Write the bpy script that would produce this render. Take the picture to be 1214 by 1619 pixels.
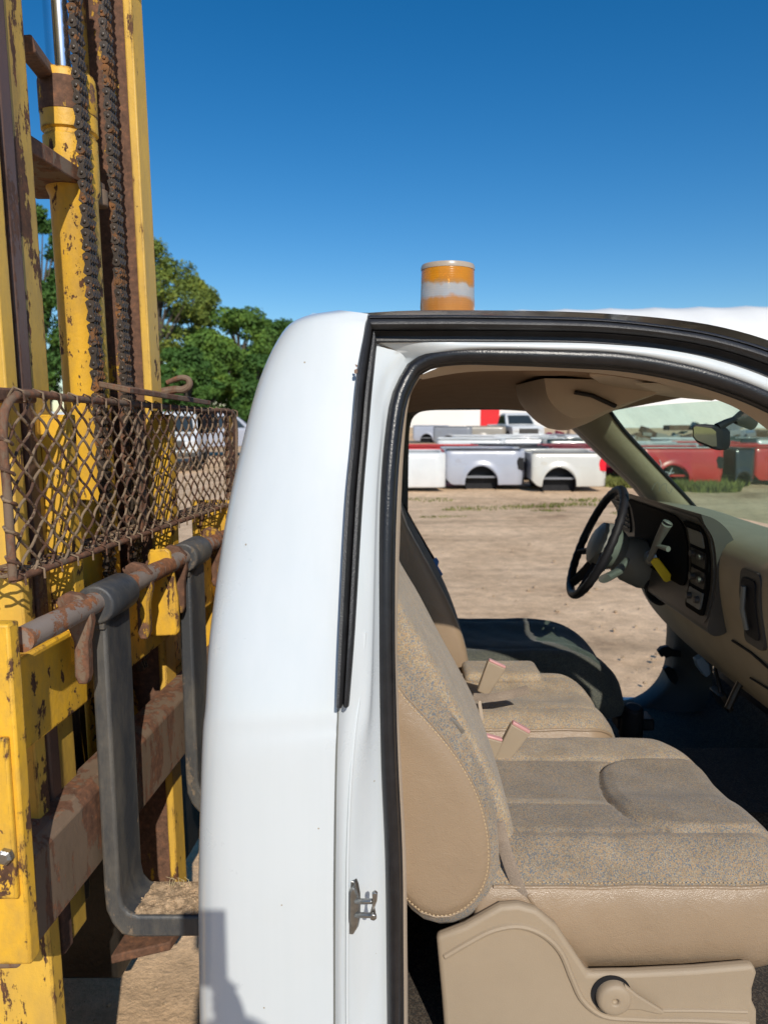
import bpy, bmesh, math, random
from mathutils import Vector, Matrix
random.seed(7)
for _o in list(bpy.data.objects): bpy.data.objects.remove(_o)
SC = bpy.context.scene
COL = SC.collection
R = math.radians
# ------------------------------------------------------------------ camera
FPX, PITCH, EYE = 1170.0, R(7.5), 1.65
cd = bpy.data.cameras.new("camera"); cam = bpy.data.objects.new("camera", cd); COL.objects.link(cam)
cam.location = (0, 0, EYE); cam.rotation_euler = (R(90) - PITCH, 0, 0)
cd.sensor_fit = 'VERTICAL'; cd.sensor_height = 36; cd.sensor_width = 27
cd.lens = 36 * FPX / 1619.0
cd.clip_start = 0.02; cd.clip_end = 2000
cd.dof.use_dof = True; cd.dof.focus_distance = 1.35; cd.dof.aperture_fstop = 6.0
SC.camera = cam
# ------------------------------------------------------------------ light
SUN = Vector((0.25, -1.0, 0)).normalized() * math.cos(R(35)) + Vector((0, 0, math.sin(R(35))))
w = bpy.data.worlds.new("World"); SC.world = w; w.use_nodes = True
nt = w.node_tree; bg = nt.nodes['Background']
sky = nt.nodes.new('ShaderNodeTexSky'); sky.sky_type = 'NISHITA'; sky.sun_disc = False
sky.sun_elevation = R(35); sky.sun_rotation = math.atan2(SUN.x, SUN.y)
sky.air_density = 1.0; sky.dust_density = 0.15; sky.ozone_density = 3.5; sky.altitude = 200
hs = nt.nodes.new('ShaderNodeHueSaturation'); hs.inputs['Saturation'].default_value = 1.37; hs.inputs['Value'].default_value = 1.05
nt.links.new(sky.outputs[0], hs.inputs['Color']); nt.links.new(hs.outputs[0], bg.inputs[0]); bg.inputs[1].default_value = 0.10
sd = bpy.data.lights.new("sun", 'SUN'); sun = bpy.data.objects.new("sun", sd); COL.objects.link(sun)
sd.energy = 4.0; sd.angle = R(0.5); sd.color = (1, 0.94, 0.84)
sun.rotation_euler = SUN.to_track_quat('Z', 'Y').to_euler()
SC.view_settings.view_transform = 'Standard'; SC.view_settings.look = 'None'
SC.view_settings.exposure = 0.0; SC.view_settings.gamma = 1
SC.view_settings.use_curve_mapping = False
# ------------------------------------------------------------------ helpers
def P(px, py, Y):
    """a point of the place: picture position at a chosen real distance"""
    a = (px - 607) / FPX; b = (809.5 - py) / FPX
    d = Vector((a, math.cos(PITCH) + b * math.sin(PITCH), -math.sin(PITCH) + b * math.cos(PITCH)))
    return Vector((0, 0, EYE)) + d * (Y / d.y)
LV = 0.088
def FK(p):
    u, v, z = p
    return Vector((LV * v + u, v, z))
def FP(px, py, v=None, u=None):
    a = (px - 607) / FPX; b = (809.5 - py) / FPX
    d = Vector((a, math.cos(PITCH) + b * math.sin(PITCH), -math.sin(PITCH) + b * math.cos(PITCH)))
    du = d.x - LV * d.y; dv = d.y
    t = (v / dv) if v is not None else (u / du)
    return (du * t, dv * t, EYE + d.z * t)
def cr(pts, n):
    """catmull-rom through pts, n samples evenly by length"""
    pts = [tuple(p) for p in pts]; dim = len(pts[0])
    if len(pts) == 2: ext = [tuple(2*pts[0][k]-pts[1][k] for k in range(dim))] + pts + [tuple(2*pts[1][k]-pts[0][k] for k in range(dim))]
    else: ext = [tuple(2*pts[0][k]-pts[1][k] for k in range(dim))] + pts + [tuple(2*pts[-1][k]-pts[-2][k] for k in range(dim))]
    out = []
    for i in range(1, len(ext) - 2):
        a, b, c, d = ext[i-1:i+3]
        # centripetal-ish: damp tangents when spacing differs
        lab = math.dist(a, b) or 1e-6; lbc = math.dist(b, c) or 1e-6; lcd = math.dist(c, d) or 1e-6
        for j in range(16):
            t = j / 16
            m1 = [((b[k]-a[k])/lab*lbc + (c[k]-b[k])) * .5 for k in range(dim)]
            m2 = [((c[k]-b[k]) + (d[k]-c[k])/lcd*lbc) * .5 for k in range(dim)]
            h00 = 2*t**3-3*t*t+1; h10 = t**3-2*t*t+t; h01 = -2*t**3+3*t*t; h11 = t**3-t*t
            out.append(tuple(h00*b[k]+h10*m1[k]+h01*c[k]+h11*m2[k] for k in range(dim)))
    out.append(ext[-2])
    L = [0]
    for i in range(1, len(out)): L.append(L[-1] + math.dist(out[i-1], out[i]))
    res = []; j = 0
    for i in range(n):
        s = L[-1] * i / (n - 1)
        while j < len(L) - 2 and L[j+1] < s: j += 1
        f = (s - L[j]) / max(L[j+1] - L[j], 1e-9); f = min(max(f, 0), 1)
        res.append(tuple(out[j][k] * (1-f) + out[j+1][k] * f for k in range(dim)))
    return res
def crP(pts, n):
    return [P(*q) for q in cr(pts, n)]

class M:
    def __init__(s, tf=None):
        s.v = []; s.f = []; s.m = []; s.tf = tf
    def add(s, vs, fs, mi=0):
        o = len(s.v)
        for p in vs:
            s.v.append(Vector(s.tf(p)) if s.tf else Vector(p))
        for f in fs:
            s.f.append(tuple(i + o for i in f)); s.m.append(mi)
    def box(s, lo, hi, mi=0, rot=None, piv=None):
        x0, y0, z0 = lo; x1, y1, z1 = hi
        vs = [Vector(q) for q in [(x0,y0,z0),(x1,y0,z0),(x1,y1,z0),(x0,y1,z0),(x0,y0,z1),(x1,y0,z1),(x1,y1,z1),(x0,y1,z1)]]
        if rot is not None:
            c = Vector(piv) if piv is not None else sum(vs, Vector()) / 8
            vs = [rot @ (q - c) + c for q in vs]
        s.add(vs, [(0,3,2,1),(4,5,6,7),(0,1,5,4),(1,2,6,5),(2,3,7,6),(3,0,4,7)], mi)
    def grid(s, rows, mi=0, closed=False, mfun=None):
        nr, nc = len(rows), len(rows[0])
        vs = [q for r in rows for q in r]; o = len(s.v); s.add(vs, [])
        for i in range(nr - 1):
            for j in range(nc if closed else nc - 1):
                k = (j + 1) % nc
                s.f.append((o+i*nc+j, o+i*nc+k, o+(i+1)*nc+k, o+(i+1)*nc+j))
                s.m.append(mfun(i, j) if mfun else mi)
    def tube(s, pts, r, n=10, mi=0, cap=True, flat=1.0, ref=None):
        pts = [Vector(p) for p in pts]; rows = []
        rr = r if isinstance(r, (list, tuple)) else [r] * len(pts)
        up = Vector(ref) if ref is not None else None
        prev = None
        for i, p in enumerate(pts):
            t = (pts[min(i+1, len(pts)-1)] - pts[max(i-1, 0)])
            t = t.normalized() if t.length > 1e-9 else Vector((0, 0, 1))
            if up is not None: a = up - t * up.dot(t)
            elif prev is not None: a = prev - t * prev.dot(t)
            else:
                a = Vector((0, -1, 0)) - t * (-t.y)
                if a.length < 1e-3: a = Vector((1, 0, 0)) - t * t.x
            a.normalize(); prev = a; b = t.cross(a)
            rows.append([p + a * (math.cos(2*math.pi*k/n) * rr[i]) + b * (math.sin(2*math.pi*k/n) * rr[i] * flat) for k in range(n)])
        o = len(s.v); s.grid(rows, mi, closed=True)
        if cap:
            s.f.append(tuple(o + k for k in range(n))[::-1]); s.m.append(mi)
            s.f.append(tuple(o + (len(rows)-1)*n + k for k in range(n))); s.m.append(mi)
    def cyl(s, a, b, r, n=16, mi=0, r2=None):
        s.tube([a, b], [r, r if r2 is None else r2], n, mi)
    def prism(s, pts, off, mi=0, mi2=None):
        """closed outline pts swept by the vector off"""
        n = len(pts); off = Vector(off); vs = [Vector(p) for p in pts] + [Vector(p) + off for p in pts]
        o = len(s.v); s.add(vs, [])
        s.f.append(tuple(o+i for i in range(n))); s.m.append(mi)
        s.f.append(tuple(o+n+i for i in reversed(range(n)))); s.m.append(mi)
        for i in range(n):
            j = (i+1) % n
            s.f.append((o+j, o+i, o+n+i, o+n+j)); s.m.append(mi if mi2 is None else mi2)
    def lathe(s, prof, c, ax=(0,0,1), n=24, mi=0):
        """prof: (r,h) pairs"""
        c = Vector(c); ax = Vector(ax).normalized(); a = ax.orthogonal().normalized(); b = ax.cross(a)
        s.grid([[c + ax*h + (a*math.cos(2*math.pi*k/n) + b*math.sin(2*math.pi*k/n))*r for k in range(n)] for r, h in prof], mi, closed=True)
    def build(s, name, mats, parent=None, smooth=35, bevel=0, seg=2, sub=0, label=None, origin=None, solid=0):
        if not isinstance(mats, (list, tuple)): mats = [mats]
        org = Vector(ORG[parent.name]) if parent is not None else None
        if org is None:
            if origin is not None: org = Vector(origin)
            else:
                xs = [p.x for p in s.v]; ys = [p.y for p in s.v]; zs = [p.z for p in s.v]
                org = Vector(((min(xs)+max(xs))/2, (min(ys)+max(ys))/2, min(zs)))
        me = bpy.data.meshes.new(name); me.from_pydata([p - org for p in s.v], [], s.f)
        for mt in mats: me.materials.append(mt)
        for i, pl in enumerate(me.polygons): pl.material_index = s.m[i]
        bm = bmesh.new(); bm.from_mesh(me); bmesh.ops.remove_doubles(bm, verts=bm.verts, dist=1e-5)
        bmesh.ops.recalc_face_normals(bm, faces=bm.faces); bm.to_mesh(me); bm.free()
        if smooth:
            for pl in me.polygons: pl.use_smooth = True
            me.set_sharp_from_angle(angle=R(smooth))
        o = bpy.data.objects.new(name, me); COL.objects.link(o)
        if parent is not None: o.parent = parent
        else: o.location = org
        ORG[o.name] = tuple(org)
        if solid:
            md = o.modifiers.new("solid", 'SOLIDIFY'); md.thickness = solid; md.offset = 0
        if bevel:
            md = o.modifiers.new("bevel", 'BEVEL'); md.width = bevel; md.segments = seg; md.limit_method = 'ANGLE'; md.angle_limit = R(40)
            md.use_clamp_overlap = True
        if sub:
            md = o.modifiers.new("sub", 'SUBSURF'); md.levels = sub; md.render_levels = sub
        if label: o['label'] = label
        return o
ORG = {}
def tag(o, label=None, cat=None, group=None, kind=None):
    if label: o['label'] = label
    if cat: o['category'] = cat
    if group: o['group'] = group
    if kind: o['kind'] = kind
    return o
def empty(name, loc):
    o = bpy.data.objects.new(name, None); COL.objects.link(o); o.location = loc; ORG[o.name] = tuple(loc); o.empty_display_size = .2
    return o
def copy_tree(o, parent=None):
    c = o.copy(); COL.objects.link(c); ORG[c.name] = ORG.get(o.name, (0,0,0))
    if parent is not None: c.parent = parent
    for ch in [q for q in bpy.data.objects if q.parent == o]: copy_tree(ch, c)
    return c
# ------------------------------------------------------------------ materials
def new_mat(name):
    m = bpy.data.materials.new(name); m.use_nodes = True
    return m, m.node_tree, m.node_tree.nodes['Principled BSDF']
def link(nt, a, b): nt.links.new(a, b)
def noise(nt, scale, detail=4, rough=.6, vec=None, dist=0):
    n = nt.nodes.new('ShaderNodeTexNoise'); n.inputs['Scale'].default_value = scale; n.inputs['Detail'].default_value = detail
    n.inputs['Roughness'].default_value = rough; n.inputs['Distortion'].default_value = dist
    if vec is None:
        tc = nt.nodes.new('ShaderNodeTexCoord'); vec = tc.outputs['Object']
    link(nt, vec, n.inputs['Vector']); return n
def ramp(nt, fac, stops):
    r = nt.nodes.new('ShaderNodeValToRGB'); e = r.color_ramp.elements
    while len(e) < len(stops): e.new(.5)
    for i, (p, c) in enumerate(stops):
        e[i].position = p; e[i].color = (c[0], c[1], c[2], 1) if isinstance(c, (tuple, list)) else (c, c, c, 1)
    link(nt, fac, r.inputs[0]); return r
def bump(nt, bs, h, strength=.3, dist=.01):
    b = nt.nodes.new('ShaderNodeBump'); b.inputs['Strength'].default_value = strength; b.inputs['Distance'].default_value = dist
    link(nt, h, b.inputs['Height']); link(nt, b.outputs[0], bs.inputs['Normal']); return b
def mixc(nt, f, a, b):
    m = nt.nodes.new('ShaderNodeMix'); m.data_type = 'RGBA'
    if isinstance(f, float): m.inputs[0].default_value = f
    else: link(nt, f, m.inputs[0])
    for s, k in ((a, 6), (b, 7)):
        if isinstance(s, tuple): m.inputs[k].default_value = (*s, 1)
        else: link(nt, s, m.inputs[k])
    return m.outputs[2]
def plain(name, c, rough=.5, metal=0, vary=.12, scale=12, bmp=.08, bscale=150, coat=0, spec=.5):
    m, nt, bs = new_mat(name)
    n = noise(nt, scale, 5)
    d = tuple(max(0, x*(1-vary)) for x in c); l = tuple(min(1, x*(1+vary)) for x in c)
    r = ramp(nt, n.outputs[0], [(.3, d), (.7, l)]); link(nt, r.outputs[0], bs.inputs['Base Color'])
    bs.inputs['Roughness'].default_value = rough; bs.inputs['Metallic'].default_value = metal
    bs.inputs['Coat Weight'].default_value = coat; bs.inputs['Coat Roughness'].default_value = .06
    bs.inputs['Specular IOR Level'].default_value = spec
    if bmp:
        b = noise(nt, bscale, 3); bump(nt, bs, b.outputs[0], bmp, .004)
    return m
def worn(name, paint, rust=(.10,.045,.022), amount=.45, scale=9, rough=.5, fine=60, grime=(.10,.075,.04), gam=.35, stretch=.30, edge=1.0):
    """chipped paint: rust patches with ragged edges, grime streaks, scratches"""
    m, nt, bs = new_mat(name)
    tc = nt.nodes.new('ShaderNodeTexCoord'); mp = nt.nodes.new('ShaderNodeMapping'); mp.inputs['Scale'].default_value = (1, 1, stretch)
    link(nt, tc.outputs['Object'], mp.inputs[0])
    a = noise(nt, scale, 8, .68, mp.outputs[0], .3); b = noise(nt, fine, 4, .7)
    ad = nt.nodes.new('ShaderNodeMath'); ad.operation = 'MULTIPLY_ADD'; link(nt, b.outputs[0], ad.inputs[0]); ad.inputs[1].default_value = .22; link(nt, a.outputs[0], ad.inputs[2])
    if edge:
        bv = nt.nodes.new('ShaderNodeBevel'); bv.samples = 4; bv.inputs['Radius'].default_value = .010
        ge = nt.nodes.new('ShaderNodeNewGeometry'); dt = nt.nodes.new('ShaderNodeVectorMath'); dt.operation = 'DOT_PRODUCT'
        link(nt, bv.outputs[0], dt.inputs[0]); link(nt, ge.outputs['Normal'], dt.inputs[1])
        er = nt.nodes.new('ShaderNodeMapRange'); er.inputs['From Min'].default_value = 1.0; er.inputs['From Max'].default_value = .80; er.inputs['To Min'].default_value = 0; er.inputs['To Max'].default_value = .17*edge
        link(nt, dt.outputs['Value'], er.inputs[0]); a2 = nt.nodes.new('ShaderNodeMath'); a2.operation = 'ADD'; link(nt, ad.outputs[0], a2.inputs[0]); link(nt, er.outputs[0], a2.inputs[1]); ad = a2
    t = .82 - .42 * amount
    mask = ramp(nt, ad.outputs[0], [(t, 0), (t + .025, 1)])
    g = noise(nt, scale * .6, 6, .7, mp.outputs[0]); gm = ramp(nt, g.outputs[0], [(.42, 0), (.75, gam)])
    pv = noise(nt, 3, 3); pc = ramp(nt, pv.outputs[0], [(.3, tuple(x*.82 for x in paint)), (.7, paint)])
    c1 = mixc(nt, gm.outputs[0], pc.outputs[0], grime)
    rc = ramp(nt, b.outputs[0], [(.3, tuple(x*.5 for x in rust)), (.55, rust), (.8, (rust[0]*2.0, rust[1]*1.7, rust[2]*1.3))])
    c2 = mixc(nt, mask.outputs[0], c1, rc.outputs[0]); link(nt, c2, bs.inputs['Base Color'])
    rr = ramp(nt, mask.outputs[0], [(0, rough), (1, .85)]); link(nt, rr.outputs[0], bs.inputs['Roughness'])
    inv = nt.nodes.new('ShaderNodeMath'); inv.operation = 'MULTIPLY_ADD'; link(nt, mask.outputs[0], inv.inputs[0]); inv.inputs[1].default_value = -.6; link(nt, b.outputs[0], inv.inputs[2])
    bump(nt, bs, inv.outputs[0], .35, .003)
    return m
def fabric(name, cols, scale=420, stripes=None):
    m, nt, bs = new_mat(name)
    tc = nt.nodes.new('ShaderNodeTexCoord')
    v = nt.nodes.new('ShaderNodeTexVoronoi'); v.inputs['Scale'].default_value = scale; link(nt, tc.outputs['Object'], v.inputs['Vector'])
    sp = nt.nodes.new('ShaderNodeSeparateColor'); link(nt, v.outputs['Color'], sp.inputs[0])
    r = ramp(nt, sp.outputs[0], [(i / len(cols), c) for i, c in enumerate(cols)]); r.color_ramp.interpolation = 'CONSTANT'
    n = noise(nt, 14, 4); nr = ramp(nt, n.outputs[0], [(.3, .8), (.7, 1.08)])
    mx = nt.nodes.new('ShaderNodeMix'); mx.data_type = 'RGBA'; mx.blend_type = 'MULTIPLY'; mx.inputs[0].default_value = 1
    link(nt, r.outputs[0], mx.inputs[6]); link(nt, nr.outputs[0], mx.inputs[7]); link(nt, mx.outputs[2], bs.inputs['Base Color'])
    bs.inputs['Roughness'].default_value = .95; bs.inputs['Specular IOR Level'].default_value = .15
    bs.inputs['Sheen Weight'].default_value = .15
    bump(nt, bs, v.outputs['Distance'], .6, .0015)
    return m
def vinyl(name, c, rough=.34):
    m, nt, bs = new_mat(name)
    n = noise(nt, 5, 4); r = ramp(nt, n.outputs[0], [(.3, tuple(x*.88 for x in c)), (.7, c)]); link(nt, r.outputs[0], bs.inputs['Base Color'])
    bs.inputs['Roughness'].default_value = rough
    v = nt.nodes.new('ShaderNodeTexVoronoi'); v.inputs['Scale'].default_value = 500
    tc = nt.nodes.new('ShaderNodeTexCoord'); link(nt, tc.outputs['Object'], v.inputs['Vector'])
    w_ = noise(nt, 22, 4, .6, None, 1.5); ad = nt.nodes.new('ShaderNodeMath'); ad.operation = 'MULTIPLY_ADD'
    link(nt, w_.outputs[0], ad.inputs[0]); ad.inputs[1].default_value = 3.6; link(nt, v.outputs['Distance'], ad.inputs[2])
    bump(nt, bs, ad.outputs[0], .30, .002)
    return m
def glass(name, tint, gl=.08, rough=.03):
    m, nt, bs = new_mat(name); nt.nodes.remove(bs)
    out = nt.nodes['Material Output']; t = nt.nodes.new('ShaderNodeBsdfTransparent'); t.inputs[0].default_value = (*tint, 1)
    g = nt.nodes.new('ShaderNodeBsdfGlossy'); g.inputs['Roughness'].default_value = rough
    d = nt.nodes.new('ShaderNodeBsdfDiffuse'); d.inputs[0].default_value = (.6, .75, .68, 1)
    n = noise(nt, 6, 6, .7); r = ramp(nt, n.outputs[0], [(.35, .10), (.8, .30)])
    m1 = nt.nodes.new('ShaderNodeMixShader'); link(nt, r.outputs[0], m1.inputs[0]); link(nt, t.outputs[0], m1.inputs[1]); link(nt, d.outputs[0], m1.inputs[2])
    lw = nt.nodes.new('ShaderNodeLayerWeight'); lw.inputs[0].default_value = .5
    pw = nt.nodes.new('ShaderNodeMath'); pw.operation = 'POWER'; link(nt, lw.outputs['Facing'], pw.inputs[0]); pw.inputs[1].default_value = 4
    fr = nt.nodes.new('ShaderNodeMath'); fr.operation = 'MULTIPLY_ADD'; link(nt, pw.outputs[0], fr.inputs[0]); fr.inputs[1].default_value = .5; fr.inputs[2].default_value = .04
    m2 = nt.nodes.new('ShaderNodeMixShader'); link(nt, fr.outputs[0], m2.inputs[0]); link(nt, m1.outputs[0], m2.inputs[1]); link(nt, g.outputs[0], m2.inputs[2])
    link(nt, m2.outputs[0], out.inputs[0]); return m

def FC(p): return FK((p[0] - .017, p[1], p[2]))
def white_paint():
    m, nt, bs = new_mat('white_paint'); tc = nt.nodes.new('ShaderNodeTexCoord')
    mp = nt.nodes.new('ShaderNodeMapping'); mp.inputs['Scale'].default_value = (30, 30, 1.2); link(nt, tc.outputs['Object'], mp.inputs[0])
    a = noise(nt, 1.0, 4, .6, mp.outputs[0]); b = noise(nt, 5, 6, .7)
    r1 = ramp(nt, a.outputs[0], [(.3,(.62,.665,.685)),(.7,(.645,.685,.705))]); r2 = ramp(nt, b.outputs[0], [(.5,0),(.85,.10)])
    c = mixc(nt, r2.outputs[0], r1.outputs[0], (.50,.47,.40))
    v = nt.nodes.new('ShaderNodeTexVoronoi'); v.inputs['Scale'].default_value = 34; v.inputs['Randomness'].default_value = 1; link(nt, tc.outputs['Object'], v.inputs['Vector'])
    sp = nt.nodes.new('ShaderNodeSeparateColor'); link(nt, v.outputs['Color'], sp.inputs[0])
    lt = nt.nodes.new('ShaderNodeMath'); lt.operation = 'LESS_THAN'; link(nt, v.outputs['Distance'], lt.inputs[0]); lt.inputs[1].default_value = .055
    gt = nt.nodes.new('ShaderNodeMath'); gt.operation = 'GREATER_THAN'; link(nt, sp.outputs[0], gt.inputs[0]); gt.inputs[1].default_value = .86
    mu = nt.nodes.new('ShaderNodeMath'); mu.operation = 'MULTIPLY'; link(nt, lt.outputs[0], mu.inputs[0]); link(nt, gt.outputs[0], mu.inputs[1])
    c = mixc(nt, mu.outputs[0], c, (.36,.30,.22)); link(nt, c, bs.inputs['Base Color'])
    rr = ramp(nt, b.outputs[0], [(.35,.26),(.7,.42)]); link(nt, rr.outputs[0], bs.inputs['Roughness'])
    bs.inputs['Coat Weight'].default_value = .55; bs.inputs['Coat Roughness'].default_value = .07
    d = noise(nt, 7, 3); bump(nt, bs, d.outputs[0], .10, .006); return m
MT = dict(
    white=white_paint(),
    void=plain('matt_black_recess', (.004,.004,.004), .8, bmp=0, spec=.1),
    black_rub=plain('black_rubber', (.022, .022, .024), .42, vary=.3, scale=30, bmp=.25, bscale=400),
    seal=plain('seal_rubber', (.012, .012, .014), .30, vary=.3, scale=40, bmp=.15, bscale=300),
    beige=plain('beige_plastic', (.345, .265, .18), .5, vary=.05, scale=8, bmp=.25, bscale=900),
    beige_trim=plain('beige_trim', (.50, .40, .30), .55, vary=.05, bmp=.2, bscale=700),
    liner=plain('headliner_cloth', (.30, .205, .14), .95, vary=.08, scale=20, bmp=.4, bscale=900, spec=.1),
    dash=plain('dash_plastic', (.36, .30, .20), .6, vary=.08, bmp=.3, bscale=800),
    dash_dark=plain('dash_bezel', (.06, .056, .048), .42, vary=.12, bmp=.2, bscale=800),
    black=plain('black_plastic', (.012, .012, .014), .55, vary=.3, bmp=.2, bscale=500, spec=.3),
    column=plain('column_plastic', (.17, .175, .155), .5, vary=.1, bmp=.2, bscale=700),
    carpet=fabric('carpet', [(.05,.035,.025), (.09,.07,.05), (.03,.025,.02)], 300),
    fab=fabric('tweed_light', [(.42,.32,.20), (.22,.225,.235), (.46,.30,.165), (.33,.265,.18), (.46,.38,.27)], 560),
    fab2=fabric('tweed_dark', [(.30,.235,.155), (.16,.165,.175), (.34,.23,.135), (.25,.20,.14), (.35,.29,.21)], 560),
    fabd=fabric('shade_dark_seat_cloth', [(.10,.105,.085), (.07,.075,.07), (.13,.13,.10)], 520),  # dark olive tone carries the shade over the driver's seat
    vinyl=vinyl('tan_vinyl', (.335, .24, .155)),
    thread=plain('tan_thread', (.52, .38, .22), .8, bmp=0),
    web=fabric('belt_webbing', [(.36,.28,.21), (.28,.22,.17)], 900),
    red=plain('red_plastic', (.60, .30, .28), .4, bmp=0),
    metal=plain('dull_steel', (.36, .36, .35), .38, 1, .2, 40, .2, 300),
    chrome=plain('chrome_rod', (.9, .92, .94), .13, 1, .03, 20, 0),
    ytag=plain('yellow_tag', (.80, .58, .02), .5, bmp=0),
    blue=plain('blue_plastic', (.04, .22, .65), .4, bmp=0),
    dkblue=plain('faded_blue_plastic', (.10, .16, .22), .5, bmp=0),
    mirror=plain('mirror_glass', (.30, .31, .30), .03, 1, .02, 5, 0),
    yel=worn('yellow_paint_worn', (.84, .50, .065), amount=.29, scale=16, rough=.5, gam=.62, grime=(.36,.23,.09)),
    yel2=worn('yellow_paint_chipped', (.86, .48, .035), amount=.33, scale=30, rough=.5, gam=.6, grime=(.30,.19,.08), stretch=.5),
    yeld=worn('yellow_paint_dirty_shaded', (.62, .38, .06), amount=.36, scale=18, gam=.75),  # dirtier, and its duller base holds the shade of the mast's turned-away faces
    rod=worn('rod_steel', (.30, .24, .20), (.26, .11, .05), amount=.5, scale=14, rough=.55, gam=.4, stretch=1),
    rust=worn('rust_steel', (.22, .15, .10), (.17, .08, .045), amount=.5, scale=16, rough=.8, gam=.5),
    rusty=worn('rust_over_yellow', (.66, .36, .02), (.15, .075, .045), amount=.78, scale=10, rough=.7),
    rail=worn('greased_rail', (.15, .085, .06), (.09, .045, .03), amount=.4, scale=8, rough=.45),
    chain=worn('greasy_chain', (.060, .042, .030), (.17, .075, .025), amount=.38, scale=22, rough=.45, stretch=1, grime=(.02,.017,.014), gam=.7, edge=0),
    fork=worn('fork_steel', (.052, .055, .060), (.15, .12, .09), amount=.22, scale=14, rough=.5, grime=(.26, .225, .17), gam=.62, edge=1.5),
    oil=plain('oily_black_steel', (.02, .017, .014), .4, vary=.4, scale=12, bmp=.4, bscale=60),
    wire=worn('rusty_wire', (.27, .185, .115), (.10, .05, .03), amount=.5, scale=30, rough=.7, stretch=1, edge=0),
    tyre=plain('tyre_rubber', (.02, .02, .02), .85, vary=.3, bmp=.4, bscale=60),
    wind=glass('windshield_glass', (.70, .90, .80)),
)
from mathutils import noise as mn
# ================================================================== THE TRUCK CAB
YC = 2.05
truck = empty('pickup_truck', (0.4, YC, 0))
tag(truck, 'white pickup cab without doors, beige seats inside, amber beacon on its roof', 'pickup truck')
def mir(p): return Vector((p.x, 2*YC - p.y, p.z))
NV, NH = 44, 44
# --- quarter panel, back and roof
Fk = [(527,1900,1.07),(527,1619,1.065),(527,1400,1.062),(530,1200,1.068),(533,1150,1.074),(533,1112,1.080),(536,1000,1.108),(546,800,1.163),(556,690,1.20),(567,588,1.235),(576,520,1.255),(580,503,1.262),(582,496,1.266)]
Rk = [(324,1900,1.15),(318,1619,1.14),(316,1400,1.14),(320,1230,1.145),(323,1150,1.15),(327,1110,1.155),(334,1000,1.19),(358,830,1.25),(385,700,1.29),(412,600,1.32),(446,530,1.345),(480,504,1.355),(535,494.5,1.36)]
NR = 48
Fc = crP(Fk, 96); 
def matched(keysA, keysB, per=5):
    A, B = [], []
    def seg(k, t, dim=3):
        n = len(k); i = min(int(t), n-2); f = t - i
        a = k[max(i-1,0)]; b = k[i]; c = k[i+1]; d = k[min(i+2,n-1)]
        return tuple(.5*((2*b[j]) + (-a[j]+c[j])*f + (2*a[j]-5*b[j]+4*c[j]-d[j])*f*f + (-a[j]+3*b[j]-3*c[j]+d[j])*f**3) for j in range(dim))
    n = (len(keysA)-1)*per + 1
    for q in range(n):
        t = q / per
        A.append(P(*seg(keysA, t))); B.append(P(*seg(keysB, t)))
    return A, B
FA, RB = matched(Fk, Rk, 5)
body = M(); rows = []
NC = 14
for f, r in zip(FA, RB):
    row = []
    for k in range(NC + 1):
        a = (k / NC) * math.pi/2
        t = math.sin(a)            # x progress
        s = 1 - math.cos(a)        # y progress (flat side, then round corner)
        s = s ** 1.6
        row.append(Vector((f.x + (r.x - f.x)*t, f.y + (r.y - f.y)*s, f.z + (r.z - f.z)*(.5*s + .5*t))))
    rb = row[-1]
    far = [mir(p) for p in row][::-1]
    mid = []
    for k in range(1, 8):
        q = k/8; m = rb.lerp(far[0], q); bow = math.sin(math.pi*q)
        mid.append(m + Vector((-.045*bow, 0, 0.0)))
    rows.append(row + mid + far)
# crown the last rows into the roof
for i in range(len(rows)):
    wgt = max(0, (i - (len(rows)-12)) / 11)
    for j, p in enumerate(rows[i]):
        y = (p.y - rows[i][0].y) / max(1e-6, rows[i][-1].y - rows[i][0].y)
        p.z += .022 * math.sin(math.pi*min(max(y,0),1)) * wgt
body.grid(rows)
# --- roof: from the back edge forward
C0H = [(582,494.5,1.266),(640,491.3,1.27),(740,490.6,1.27),(896,492.8,1.27),(974,496.8,1.268),(1052,503.5,1.266),(1130,515,1.265),(1214,538,1.262),(1300,576,1.255),(1400,640,1.24),(1520,740,1.2)]
roofc = crP(C0H, NH)
rows = []
pillar_rows = []
for p in roofc:
    if p.x > .755:
        pillar_rows.append([p, p+Vector((.004,.03,.006)), p+Vector((-.002,.055,-.004)), p+Vector((-.02,.06,-.03))]); 
        if p.x > .80: continue
    n = 18; q = mir(p)
    rows.append([p + Vector((0, (q.y-p.y)*k/n, .03*math.sin(math.pi*k/n)**.8 )) for k in range(n+1)])
body.grid(pillar_rows); body.grid([[mir(v) for v in r] for r in pillar_rows])
# link to the cab back's last row
body.grid(rows)
last = FA[-1]
bk = RB[-1]
rr = []
for k in range(7):
    t = k/6; p = bk.lerp(roofc[0], t); q = mir(p); n = 18
    rr.append([p + Vector((0, (q.y-p.y)*j/n, .0255*math.sin(math.pi*j/n)**.8)) for j in range(n+1)])
body.grid(rr)
body.build('cab_body', MT['white'], truck, smooth=50)
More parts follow.
